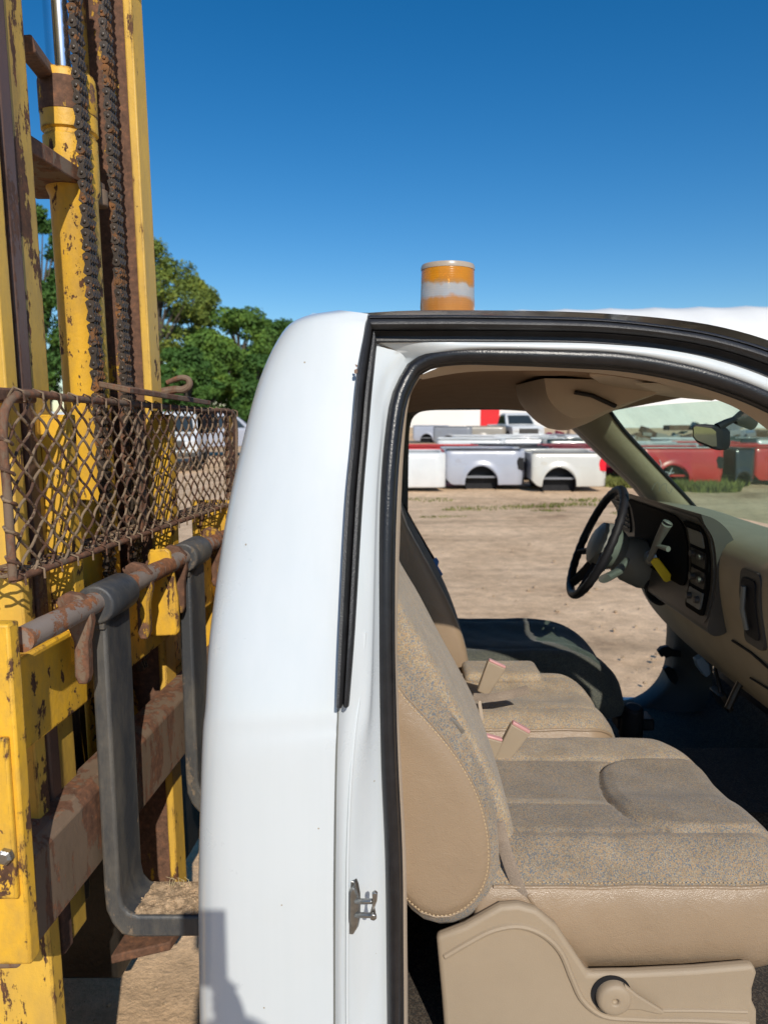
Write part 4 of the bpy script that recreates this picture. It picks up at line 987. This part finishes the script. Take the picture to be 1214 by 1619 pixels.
o_ = gv.build('gravel', dust, None, smooth=0); tag(o_, 'tan grit and small stones heaped on the near fork blade', 'gravel', kind='stuff')
m = M(); 
for k in range(6):
    q = FK((-.555+.012*k*rnd.random(),1.385,.704)); m.tube([q, q+Vector((.004*rnd.uniform(-2,2),.002,.010+.008*rnd.random())), q+Vector((.009*rnd.uniform(-2,2),0,.012+.012*rnd.random()))], [.0008,.0006,.0003], 4)
o_ = m.build('dry_grass', plain('straw',(.55,.45,.25),.9,bmp=0), None); tag(o_, 'tiny wisp of dry grass stuck on the fork heel beside the shank', 'grass')
# hook plate lying on top of the guard
m = M(); a_ = [FP(196,612,v=1.50),FP(206,622,v=1.48),FP(334,641,v=2.0),FP(337,636,v=2.06)]
a_ = [FK(p) for p in a_]; m.prism([a_[0]+Vector((-.05,0,0)), a_[1], a_[2], a_[3]+Vector((-.05,0,0))], (0,0,.012)); hk = m.build('tow_hook', MT['rust'], None, bevel=.002)
tag(hk, 'rusty hook on a flat steel plate lying across the top of the wire guard', 'hook')
m = M(); hp = cr([FK(FP(x,y,v=1.80)) for x,y in ((258,620),(278,616),(290,616),(300,608),(298,600),(288,597),(274,601),(264,605))], 30)
m.tube(hp, [.011*(1-.5*k/29) for k in range(30)], 10); m.build('hook_tip', MT['rust'], hk)
# ================================================================== THE GROUND
m, nt, bs = new_mat('dirt_ground')
n1 = noise(nt, .55, 6, .65, None, .4); n2 = noise(nt, 6, 8, .7); n3 = noise(nt, 60, 4, .8); n4 = noise(nt, .18, 5, .6, None, .6)
c1 = ramp(nt, n1.outputs[0], [(.28,(.42,.265,.155)),(.42,(.72,.495,.30)),(.62,(.88,.62,.39)),(.8,(.66,.46,.29))])
c2 = ramp(nt, n2.outputs[0], [(.3,.70),(.6,1.05),(.8,1.18)]); c3 = ramp(nt, n3.outputs[0], [(.3,.80),(.7,1.15)])
def mul(nt, a, b):
    x = nt.nodes.new('ShaderNodeMix'); x.data_type = 'RGBA'; x.blend_type = 'MULTIPLY'; x.inputs[0].default_value = 1; link(nt, a, x.inputs[6]); link(nt, b, x.inputs[7]); return x.outputs[2]
tcx = nt.nodes.new('ShaderNodeTexCoord'); mpx = nt.nodes.new('ShaderNodeMapping'); mpx.inputs['Scale'].default_value = (.12, 1.5, 1); mpx.inputs['Rotation'].default_value = (0,0,.12); link(nt, tcx.outputs['Object'], mpx.inputs[0])
n7 = noise(nt, 1.0, 5, .6, mpx.outputs[0], .5); c7 = ramp(nt, n7.outputs[0], [(.36,.74),(.50,1.0),(.7,1.06)])
cc = mul(nt, mul(nt, mul(nt, c1.outputs[0], c2.outputs[0]), c3.outputs[0]), c7.outputs[0])
gm_ = ramp(nt, n4.outputs[0], [(.60,0),(.72,.35)]); n5 = noise(nt, 18, 5, .7); gg = ramp(nt, n5.outputs[0], [(.5,0),(.62,1)])
mm = nt.nodes.new('ShaderNodeMath'); mm.operation = 'MULTIPLY'; link(nt, gm_.outputs[0], mm.inputs[0]); link(nt, gg.outputs[0], mm.inputs[1])
cc = mixc(nt, mm.outputs[0], cc, (.16,.18,.06)); link(nt, cc, bs.inputs['Base Color']); bs.inputs['Roughness'].default_value = .95; bs.inputs['Specular IOR Level'].default_value = .15
ad = nt.nodes.new('ShaderNodeMath'); ad.operation = 'MULTIPLY_ADD'; link(nt, n3.outputs[0], ad.inputs[0]); ad.inputs[1].default_value = .25; link(nt, n2.outputs[0], ad.inputs[2])
bump(nt, bs, ad.outputs[0], .7, .03)
G = M(); rows = []
xs = [-400,-150,-60] + [-40+1.6*k for k in range(56)] + [60,150,400]; ys = [-60,-20,-6] + [-2+.9*k for k in range(50)] + [50,70,110,200,900]
rg_ = random.Random(5)
for y in ys:
    rows.append([Vector((x, y, (.02*math.sin(x*.9+y*.5)+.02*math.sin(y*1.3-x*.35)) - .012 if abs(x) < 60 and y < 50 and not (-4 < x < 3 and -1 < y < 4) else 0)) for x in xs])
G.grid(rows); o_ = G.build('ground', m, None, smooth=180, origin=(0,0,0)); tag(o_, kind='structure')
st_ = M(); rnd = random.Random(11)
for k in range(900):
    y = 2.6 + 14*rnd.random()**1.5; x = rnd.uniform(-.45, .75)*y*.9; 
    pebble(st_, (x, y, .0), rnd.choice([.006,.009,.012,.02]), rnd, .6)
for k in range(300):
    pebble(st_, (rnd.uniform(-1.3,-.4), rnd.uniform(1.2,3.2), .0), rnd.choice([.003,.005,.008]), rnd, .6)
o_ = st_.build('pebbles', dust, None, smooth=0); tag(o_, 'loose pebbles scattered over the dirt yard', 'pebbles', kind='stuff')
# grass and weeds
grass = plain('grass_green', (.16,.17,.045), .8, vary=.45, scale=3, bmp=0, spec=.2)
def tufts(name, label, spots, n, h, seed, mat=grass):
    rnd = random.Random(seed); m = M()
    for cx, cy, rx, ry in spots:
        for k in range(n):
            a_ = rnd.uniform(0,6.3); rr_ = rnd.random()**.5; x = cx + rx*rr_*math.cos(a_); y = cy + ry*rr_*math.sin(a_)
            hh = h*rnd.uniform(.4,1.2); wd = .012*rnd.uniform(.6,1.4)*(1+h*2); an = rnd.uniform(0,3.1); dx, dy = math.cos(an)*wd, math.sin(an)*wd; lx, ly = rnd.gauss(0,.3)*hh, rnd.gauss(0,.3)*hh
            m.add([(x-dx,y-dy,-.02),(x+dx,y+dy,-.02),(x+lx*.5+dx*.6,y+ly*.5+dy*.6,hh*.6),(x+lx,y+ly,hh)], [(0,1,2),(0,2,3)])
    o_ = m.build(name, mat, None, smooth=0); tag(o_, label, 'grass', kind='stuff'); return o_
def at(px, py):   # where a picture position meets the ground
    q = P(px, py, 1.0); t = EYE/(EYE-q.z); return q.x*t, t
sp_ = []
for px, py, rx, ry in [(775,803,.7,.25),(740,806,.5,.2),(845,800,.6,.2),(865,808,.3,.15),(900,797,.6,.2),(700,818,.4,.12),(1000,812,.4,.2),(1005,790,.3,.15),(680,790,.5,.3),(930,790,.5,.3)]:
    x, y = at(px, py); sp_.append((x, y, rx, ry))
tufts('grass', 'thin grass patches on the dirt in front of the pickup beds', sp_, 130, .03, 2)
sp_ = []
for px, py, rx, ry in [(1085,768,.9,.6),(1130,765,.7,.8),(1055,772,.6,.5),(1110,775,.8,.5),(975,768,.5,.7),(985,758,.4,1.2)]:
    x, y = at(px, py); sp_.append((x, y, rx, ry))
tufts('weeds', 'tall green weeds growing in front of the red pickup bed', sp_, 1500, .20, 3)
# ================================================================== THE YARD BEHIND
def paint(name, c, r=.3): return plain(name, c, r, vary=.06, scale=2, bmp=.02, bscale=20, coat=.4)
PC = dict(white=paint('bed_white',(.66,.67,.66)), silver=paint('bed_silver',(.38,.40,.46)), cream=paint('bed_cream',(.56,.55,.50)), red=paint('bed_red',(.55,.035,.035)), maroon=paint('bed_maroon',(.22,.015,.03)),
          black=paint('bed_black',(.02,.022,.03)), green=paint('bed_green',(.03,.06,.06)), grey=paint('bed_grey',(.22,.23,.25)), tan=paint('bed_tan',(.30,.27,.22)))
lens = plain('red_lens', (.75,.01,.03), .2, bmp=0); dark = MT['black']; wglass = plain('car_glass', (.03,.04,.045), .08, vary=.2, bmp=0)
def bed(loc, rot, color, label, L=1.75, H=.80, W=1.55, arch=.40, ar=.37, light=True, lift=.04, rails='black', group='pickup beds standing in the yard', marks=False):
    e = empty('pickup_bed', (0,0,0)); tag(e, label, 'pickup bed', group)
    def side(y0, y1):
        ax_ = L*arch; sg = -1 if y0 < W/2 else 1; yb = y0 if sg < 0 else y1; m = M()
        def yo_(x, z):
            d = math.hypot(x-ax_, (z-.12)/1.02); f = z/H
            b = .050*math.sin(math.pi*min(1, max(0, f))**.8) + .026*math.exp(-((d-ar-.02)/.05)**2)
            b -= .035*max(0, (f-.90)/.10)**2 + .07*max(0, (x-L+.16)/.16)**2 + .03*max(0, (.10-x)/.10)**2
            return yb + sg*(b - .03)
        xs_ = sorted(set([L*k/26 for k in range(27)] + [ax_ + ar*math.cos(R(a_)) for a_ in range(0, 181, 10) if 0 < ax_ + ar*math.cos(R(a_)) < L])); rows = []
        for x in xs_ + [L*1.03]:
            zl = .12 + 1.02*math.sqrt(max(0, ar*ar-(x-ax_)**2)) if abs(x-ax_) < ar else (.07 if x > .15 else .07 + (.15-x)*1.0)
            rows.append([Vector((x, yo_(x, zl+(H-zl)*t), zl+(H-zl)*t)) for t in (0,.03,.1,.2,.3,.4,.5,.6,.7,.8,.88,.94,.98,1)])
        m.grid(rows); s_ = m.build('side_panel', PC[color], e, smooth=60, solid=.03)
        m = M(); m.tube([(ax_ + (ar+.015)*math.cos(R(a_)), y0-.022 if y0 < W/2 else y1+.022, .12 + (ar+.015)*1.02*math.sin(R(a_))) for a_ in range(0,181,12)], .024, 6); m.build('arch_lip', PC[color], s_)
        yo = y0-.020 if y0 < W/2 else y1+.020
        if L > 1.3:
            m = M(); m.tube([(.03,yo,H*.60),(ax_-ar*.4,yo,H*.66),(L*.93,yo,H*.60)], .010, 6); m.build('body_crease', PC[color], s_)
            m = M(); m.lathe([(0,.004),(.065,.004),(.068,0)], (L*.17, yo, H*.70), (0,-1 if y0 < W/2 else 1,0), 20); m.build('fuel_door', PC[color], s_)
        m = M(); m.lathe([(ar*.97,0),(ar*.97,.22),(0,.22)], (ax_, y0+.02 if y0 < W/2 else y1-.24, .12), (0,1,0), 28); m.build('wheel_tub', dark, s_)
        return s_
    side(0, .05); side(W-.05, W)
    m = M(); m.box((.02,.05,.22),(L*.98,W-.05,.26)); m.box((.0,.05,.22),(.04,W-.05,H-.02)); m.build('bed_floor', PC['grey' if color in ('white','silver','cream') else color], e)
    m = M(); m.box((L*.99,.06,.24),(L*1.03,W-.06,H-.02)); m.box((L*1.03,.2,.40),(L*1.04,W-.2,.66)); m.build('tailgate', PC[color], e, bevel=.015)
    if rails:
        m = M()
        for y in (-.006, W-.05):
            m = M(); m.box((.02,y,H+.002),(L*.98,y+.056,H+.022)); m.build('bed_rail', PC[rails], e, bevel=.006)
    for y in (.25, W-.3):
        m = M(); m.box((.05,y,.10),(L*.95,y+.07,.20)); m.build('underframe', dark, e)
    if light:
        for y in (-.022, W-.004):
            m = M(); m.prism([(L*.915,y,.42),(L*1.02,y,.40),(L*1.015,y,.66),(L*.95,y,.68),(L*.925,y,.60)], (0,.026,0)); m.build('taillight', lens if light == 1 else dark, e, bevel=.006)
    if marks:
        m = M(); mk = [[(.25,.52),(.20,.56),(.16,.50),(.2,.42),(.28,.40),(.31,.46),(.26,.50),(.21,.48)],[(.40,.60),(.44,.50),(.40,.38)],[(.55,.34),(.65,.30),(.74,.32)],[(.62,.25),(.70,.42)]]
        for q in mk: m.tube([(x, -.034, z) for x, z in cr([(a_, b_, 0) for a_, b_ in q], 14) for z in (z,)] if False else [(p_[0], -.036, p_[1]) for p_ in cr([(a_, b_, 0) for a_, b_ in q], 14)], .009, 5)
        m.build('chalk_marks', PC['white'], e)
    e.location = (loc[0], loc[1], lift); e.rotation_euler = (0,0,R(rot)); return e
def bx(px, Y): return (px-607)/FPX*Y*1.008
bed((bx(838,15.9),15.9), 0, 'cream', 'off-white pickup bed with a red taillight, right of the silver bed', L=1.57, H=.80, arch=.385, rails='grey')
bed((bx(703,16.3),16.3), 0, 'silver', 'silver pickup bed with an open wheel arch, nearest row, middle', L=1.70, H=.84, arch=.47, light=2)
bed((bx(612,15.9),15.7), 0, 'white', 'white pickup bed at the window edge, left of the silver bed', L=1.20, H=.80, arch=.05, light=0, rails=None)
bed((bx(800,17.5),17.9), 2, 'white', 'white bed seen in the gap between the silver and off-white beds', L=.55, H=.78, W=1.2, arch=.5, ar=.2, light=2, rails=None)
row2 = [(640,18.8,'red','red pickup bed behind the white one at the window edge'),(745,19.2,'black','black pickup bed standing behind the silver one'),(868,19.0,'maroon','maroon pickup bed behind the off-white one')]
for px, Y, c_, lb_ in row2: bed((bx(px,Y),Y), random.uniform(-6,6), c_, lb_, L=1.9, H=.79, rails=c_, light=0)
row3 = [(690,22,'white','white bed left of centre in the third row'),(790,22.5,'white','white bed in the middle of the third row'),(862,21.6,'green','dark green bed in the third row near the windshield pillar')]
for px, Y, c_, lb_ in row3: bed((bx(px,Y),Y), random.uniform(-5,5), c_, lb_, L=1.95, H=.88, rails=c_, light=0)
for px, Y, c_, lb_ in [(715,26,'white','white bed, leftmost of the fourth row'),(790,26.5,'white','white bed, middle of the fourth row'),(865,27,'grey','grey bed, rightmost of the fourth row'),(905,25,'white','white bed just left of the windshield pillar, far back')]:
    bed((bx(px,Y),Y), random.uniform(-5,5), c_, lb_, L=1.95, H=.85, rails=c_, light=0)
# seen through the windshield
bed((bx(1020,16.2),16.6), 3, 'red', 'red pickup bed with white chalk marks, seen through the windshield', L=1.85, H=.86, rails='white', light=2, marks=True)
for px, Y, r_, c_, lb_ in [(995,19.5,4,'white','white bed behind the chalk-marked red bed'),(1085,19.8,-3,'red','second red bed, right behind the chalk-marked one'),(1187,17.4,2,'red','red bed cut by the right edge of the windshield view'),(1158,16.9,10,'black','narrow black bed right of the chalk-marked red bed'),(1050,23,0,'white','white bed far back over the red beds'),(1130,24,5,'green','dark green bed far back at the right'),(1190,23,0,'white','white bed far back at the right edge')]:
    bed((bx(px,Y),Y), r_, c_, lb_, L=.5 if c_ == 'black' else 1.8, ar=.18 if c_ == 'black' else .37, H=.84, rails=c_, light=0)
for px, Y, c_, lb_ in [(652,44,'silver','silver bed far back near the building, leftmost'),(684,40,'grey','grey bed far back left of the white pickup'),(738,41,'tan','tan bed far back just left of the white pickup')]:
    bed((bx(px,Y),Y), random.uniform(-8,8), c_, lb_, L=2.0, H=.95, rails=c_, light=0)
def pickup(loc, rot, color, label, group='parked pickups far back in the yard'):
    e = empty('parked_pickup', (0,0,0)); tag(e, label, 'pickup', group)
    m = M(); pr_ = [(-2.6,.45),(-2.65,.75),(-2.6,1.05),(-.55,1.08),(1.05,1.10),(2.3,1.02),(2.5,.85),(2.52,.45),(1.9,.38),(-2.0,.38)]
    m.prism([(x,-.9,z) for x, z in pr_], (0,1.8,0)); m.build('body', PC[color], e, bevel=.06, seg=3)
    m = M(); rows = []
    for z, i_, x0_, x1_ in ((1.06,.0,-.6,1.2),(1.4,.06,-.5,.85),(1.68,.14,-.4,.5),(1.74,.22,-.3,.35)):
        rows.append([Vector((x0_,-.86+i_,z)),Vector((x1_,-.86+i_,z)),Vector((x1_+.05,0,z)),Vector((x1_,.86-i_,z)),Vector((x0_,.86-i_,z))])
    m.grid(rows, closed=True); o = len(m.v); m.add(rows[-1], []); m.f.append(tuple(range(o,o+5))); m.m.append(0); cb = m.build('cab', PC[color], e, bevel=.03)
    m = M()
    for s in (-1,1):
        a_ = -.855*s; m.prism([(-.42,a_,1.14),(.92,a_,1.14),(.50,a_+s*.085,1.60),(-.32,a_+s*.085,1.60)], (0,-.012*s,0))
    m.prism([(1.20,-.72,1.14),(1.20,.72,1.14),(.64,.62,1.60),(.64,-.62,1.60)], (.012,0,.01)); m.prism([(-.60,-.68,1.16),(-.60,.68,1.16),(-.47,.58,1.58),(-.47,-.58,1.58)], (-.012,0,0)); m.build('window', wglass, cb)
    for x in (-1.65,1.65):
        for y in (-.92,.70):
            m = M(); m.lathe([(0,.04),(.2,.04),(.24,.0),(.37,.0),(.38,.04),(.38,.18),(.36,.22),(0,.22)], (x,y,.38), (0,1,0), 24); m.build('wheel', MT['tyre'], e)
    m = M()
    for y in (-.82,.60): m.box((2.47,y,.72),(2.54,y+.22,.90)); 
    m.build('headlight', plain('lamp_lens',(.6,.6,.6),.2,bmp=0), e, bevel=.02)
    m = M(); m.box((2.48,-.55,.62),(2.535,.55,.9)); m.box((2.49,-.9,.42),(2.60,.9,.56)); m.build('grille', MT['dash_dark'], e, bevel=.02)
    m = M()
    for y in (-.88,.72): m.box((-2.665,y,.68),(-2.61,y+.16,1.0))
    m.build('taillight', lens, e, bevel=.01)
    e.location = loc; e.rotation_euler = (0,0,R(rot)); return e
pickup((bx(810,43),43,0), -82, 'white', 'white pickup parked facing the cab, in front of the red door')
pickup((bx(100,26),26,0), 80, 'white', 'white pickup seen behind the near mast rail, leftmost')
pickup((bx(280,24),24,0), -80, 'white', 'white pickup seen behind the wire guard, its nose towards us')
pickup((bx(350,30),30,0), 20, 'silver', 'silver pickup parked beyond the far end of the wire guard')
pickup((bx(20,30),31,0), 10, 'grey', 'grey pickup hidden behind the near mast rail')
# junk heaps seen through the windshield
rnd = random.Random(21)
def junk(px, Y, c1_, label, n=26, w_=3.0, h=1.5, seed=1):
    rnd = random.Random(seed); e = empty('scrap_pile', (bx(px,Y), Y, 0)); tag(e, label, 'scrap pile', 'scrap piles')
    for nm, mt in (('scrap_sheet', c1_), ('scrap_frame', MT['rust'])):
        m = M()
        for k in range(n):
            x = bx(px,Y) + rnd.gauss(0, w_*.35); y = Y + rnd.uniform(0,1.5); z = h*rnd.random()**1.3*max(.2, 1-abs(x-bx(px,Y))/w_)
            s = rnd.uniform(.2,.7); m.box((x-s,y-s*.4,z),(x+s,y+s*.4,z+rnd.uniform(.05,.3)), rot=Matrix.Rotation(rnd.uniform(-.5,.5),3,'Y')@Matrix.Rotation(rnd.uniform(0,3),3,'Z'))
            if k == 4: m.lathe([(.22,-.08),(.34,-.08),(.36,0),(.34,.08),(.22,.08)], (x+.3,y-.3,z+.3), (rnd.uniform(-.5,.5),1,rnd.uniform(-.3,.3)), 16)
        m.build(nm, mt, e, bevel=.01)
junk(1035, 31, PC['tan'], 'low scrap pile in the left of the windshield view', seed=4, w_=3.4, h=.9)
junk(1100, 33, PC['green'], 'dark scrap pile in the middle of the windshield view', seed=9, w_=3.0, h=1.1)
junk(1160, 30, PC['grey'], 'grey scrap pile behind the rear-view mirror', seed=12, w_=3.0, h=1.2)
junk(890, 40, PC['maroon'], 'scrap with a wheel standing far left of the windshield pillar', seed=15, w_=1.4, h=.6, n=10)
# tent building
clad = plain('white_tent_fabric', (.80,.79,.76), .7, vary=.03, scale=.4, bmp=.15, bscale=1.2)
e = empty('storage_building', (18, 58, 0)); tag(e, 'long white fabric storage building with a red door behind the yard', 'building')
ax0, ax1 = Vector((-8, 66, 0)), Vector((60, 57.5, 0)); LB = (ax1-ax0).length; dr = (ax1-ax0).normalized(); nr = Vector((-dr.y, dr.x, 0))
m = M(); rows = []
secs = [(0,0,.0),(0,3.0,.0),(.15,4.8,.0),(1.2,7.0,0),(3.2,9.2,0),(5.8,10.8,0),(8.6,11.5,0),(11.4,10.8,0),(15,7.4,0),(17,3.2,0),(17.2,0,0)]
nb = 17*8
for k in range(nb+1):
    t = k/nb*LB; sag = .13*math.sin(math.pi*((k % 8)/8))
    rows.append([ax0 + dr*t + nr*o_ + Vector((0,0,z - (sag if z > 4 else 0))) for o_, z, _ in secs])
m.grid(rows); o = len(m.v); m.add(rows[0], []); m.f.append(tuple(range(o,o+len(secs)))); m.m.append(0)
m.build('tent_skin', clad, e, smooth=30)
m = M()
t0 = (bx(758,63.5)-ax0.x)/dr.x; t1 = (bx(787,63.5)-ax0.x)/dr.x
a_ = ax0 + dr*t0 - nr*.05; b_ = ax0 + dr*t1 - nr*.05
m.prism([a_+Vector((0,0,.1)), b_+Vector((0,0,.1)), b_+Vector((0,0,3.0)), a_+Vector((0,0,3.0))], nr*.045); m.build('red_door', PC['red'] if False else plain('door_red',(.70,.015,.02),.5,bmp=.05), e)
m = M(); m.prism([ax0-nr*.10, ax1-nr*.10, ax1-nr*.10+Vector((0,0,.55)), ax0-nr*.10+Vector((0,0,.55))], nr*.09); m.build('concrete_footing', plain('pale_concrete',(.42,.34,.25),.9), e)
# trees
def leafmat(name, c): 
    m, nt, bs = new_mat(name); n = noise(nt, .9, 3); n2 = noise(nt, 9, 2)
    r = ramp(nt, n.outputs[0], [(.3,tuple(x*.6 for x in c)),(.5,c),(.72,(c[0]*1.9,c[1]*1.5,c[2]*1.1))]); r2 = ramp(nt, n2.outputs[0], [(.3,.7),(.7,1.25)])
    link(nt, mul(nt, r.outputs[0], r2.outputs[0]), bs.inputs['Base Color']); bs.inputs['Roughness'].default_value = .7; bs.inputs['Specular IOR Level'].default_value = .25
    return m
LM = [leafmat('leaf_green',(.085,.165,.028)), leafmat('leaf_yellow_green',(.14,.19,.035)), leafmat('leaf_deep_green',(.05,.115,.022))]
bark = plain('bark', (.10,.08,.06), .9, vary=.3, bmp=.5, bscale=8)
def tree(px, ytop, Y, wpx, mi, label, seed, n=17000, leaf=.135):
    rnd = random.Random(seed); x0 = bx(px, Y); zt = P(px, ytop, Y).z; w_ = wpx/FPX*Y*.5
    e = empty('leafy_tree', (x0, Y, 0)); tag(e, label, 'tree', 'trees at the edge of the yard')
    t = M(); t.tube([(x0,Y,-.1),(x0+.1,Y,zt*.25),(x0-.1,Y+.1,zt*.5),(x0,Y,zt*.8)], [.28,.22,.15,.05], 8)
    blobs = []
    nb = 40
    for k in range(nb):
        f = rnd.random(); z = zt*(.16+.80*f); rad = w_*math.sin(math.pi*min(.98,(.12+.80*f)))**.6*rnd.uniform(.35,1.0); a_ = rnd.uniform(0,6.28)
        r_ = w_*rnd.uniform(.20,.48)*(1.15-.5*f); z = min(z, zt - r_*.75)
        c = Vector((x0+rad*.75*math.cos(a_), Y+rad*.6*math.sin(a_), z)); blobs.append((c, r_))
        b0 = Vector((x0, Y, z*.65)); t.tube([b0, b0.lerp(c,.6)+Vector((0,0,.15)), c], [.09,.05,.02], 5)
    blobs.append((Vector((x0, Y, zt - w_*.25)), w_*.26))
    t.build('trunk', bark, e)
    m = M(); ln = leaf
    for k in range(n):
        c, r_ = rnd.choice(blobs); d = Vector((rnd.gauss(0,1), rnd.gauss(0,1), rnd.gauss(0,1))).normalized()
        q = c + Vector((d.x, d.y, d.z*.75))*r_*(rnd.random()**.4)*rnd.choice([1,1,1,1.12])
        nn = (d*.8 + Vector((rnd.uniform(-1,1), rnd.uniform(-1,1), rnd.uniform(-.3,1)))).normalized(); a_ = nn.orthogonal().normalized(); b_ = nn.cross(a_); an = rnd.uniform(0,6.3)
        a2 = a_*math.cos(an)+b_*math.sin(an); b2 = nn.cross(a2); s = ln*rnd.uniform(.6,1.3)
        m.add([q-a2*s, q-b2*s*.55, q+a2*s, q+b2*s*.55], [(0,1,2,3)])
    m.build('crown', LM[mi], e, smooth=0)
tree(262, 372, 46, 150, 1, 'tallest tree beside the mast, yellow-green and thin at the top', 31, 14000, .12)
tree(318, 432, 50, 120, 1, 'yellow-green tree right of the tallest one', 32)
tree(385, 484, 48, 150, 0, 'round full green tree midway between mast and cab', 33, 20000, .13)
tree(448, 502, 58, 130, 2, 'dark green tree partly hidden by the cab corner', 34)
tree(335, 520, 44, 130, 0, 'lower green tree in front of the tallest one', 35)
tree(300, 548, 40, 110, 2, 'low dark tree just above the wire guard', 39)
tree(85, 318, 46, 130, 2, 'tree seen between the two mast rails', 36)
tree(20, 345, 50, 130, 0, 'tree hidden behind the near mast rail', 37)
tree(175, 400, 52, 130, 0, 'tree behind the lift cylinder', 38)
tree(415, 560, 42, 100, 2, 'lowest dark tree beside the cab corner', 40)
for k, (px, yt, wd) in enumerate([(505,600,120),(590,600,120),(-60,420,150),(-130,380,150)]):
    tree(px, yt, 60, wd, k % 3, ['tree hidden behind the cab corner','tree hidden behind the door pillar','tree beyond the left edge, nearer the mast','tree furthest beyond the left edge'][k], 50+k, 2500, .25)
# ================================================================== THE PHOTOGRAPHER, behind the camera
skin = plain('skin', (.50,.30,.21), .5, bmp=.05); shirt = plain('grey_shirt', (.10,.12,.16), .9); 
ph = M(); ph.box((-.055,-.030,1.575),(.025,-.020,1.668)) ; ph.box((-.055,-.030,1.535),(.025,-.020,1.5755))
po = ph.build('phone', MT['black'], None, bevel=.003, origin=(-.015,-.025,1.535)); tag(po, 'black phone held up in one hand by the photographer', 'phone')
me = bpy.data.meshes.new('person'); V_ = [((0.130,-.52,.98),.15),((0.130,-.50,1.20),.15),((0.130,-.49,1.40),.16),((0.130,-.47,1.52),.06),((0.130,-.45,1.60),.085),((0.130,-.44,1.70),.09),((0.130,-.45,1.77),.06),
 ((-0.050,-.48,1.42),.065),((-0.070,-.52,1.14),.05),((-0.070,-.46,.92),.032),((-0.070,-.44,.84),.028),
 ((0.310,-.48,1.42),.065),((0.400,-.38,1.16),.05),((0.060,-.12,1.42),.032),((0.035,-.05,1.52),.028),
 ((0.030,-.52,.88),.10),((0.020,-.49,.50),.07),((0.020,-.53,.10),.045),((0.020,-.42,.04),.04),((0.230,-.52,.88),.10),((0.240,-.49,.50),.07),((0.240,-.53,.10),.045),((0.240,-.42,.04),.04)]
E_ = [(0,1),(1,2),(2,3),(3,4),(4,5),(5,6),(2,7),(7,8),(8,9),(9,10),(2,11),(11,12),(12,13),(13,14),(0,15),(15,16),(16,17),(17,18),(0,19),(19,20),(20,21),(21,22)]
for c0, sgn in ((10,1),(14,-1)):
    b_ = V_[c0][0]
    for f in range(4):
        k = len(V_); V_.append(((b_[0]+sgn*.012, b_[1]+.012+(f*.012 if sgn > 0 else 0), b_[2]+(.034-f*.017 if sgn < 0 else -.03)), .010)); V_.append(((b_[0]+sgn*(.035 if sgn < 0 else .01), b_[1]+.018+(f*.014 if sgn > 0 else 0), b_[2]+(.036-f*.018 if sgn < 0 else -.07)), .008)); E_ += [(c0,k),(k,k+1)]
    k = len(V_); V_.append(((b_[0]+sgn*.010, b_[1]-.012, b_[2]+.03), .010)); V_.append(((b_[0]+sgn*.030, b_[1]-.006, b_[2]+.05), .009)); E_ += [(c0,k),(k,k+1)]
me.from_pydata([v for v, r in V_], E_, []); pe = bpy.data.objects.new('person', me); COL.objects.link(pe)
sk = pe.modifiers.new('skin','SKIN'); 
for i, (v, r) in enumerate(V_): me.skin_vertices[0].data[i].radius = (r, r*.8 if i < 3 else r)
me.skin_vertices[0].data[0].use_root = True
sb = pe.modifiers.new('sub','SUBSURF'); sb.levels = 1; sb.render_levels = 2
me.materials.append(shirt); tag(pe, 'person standing behind the camera holding a phone up in one hand', 'person')
pe.location = (0,0,0)
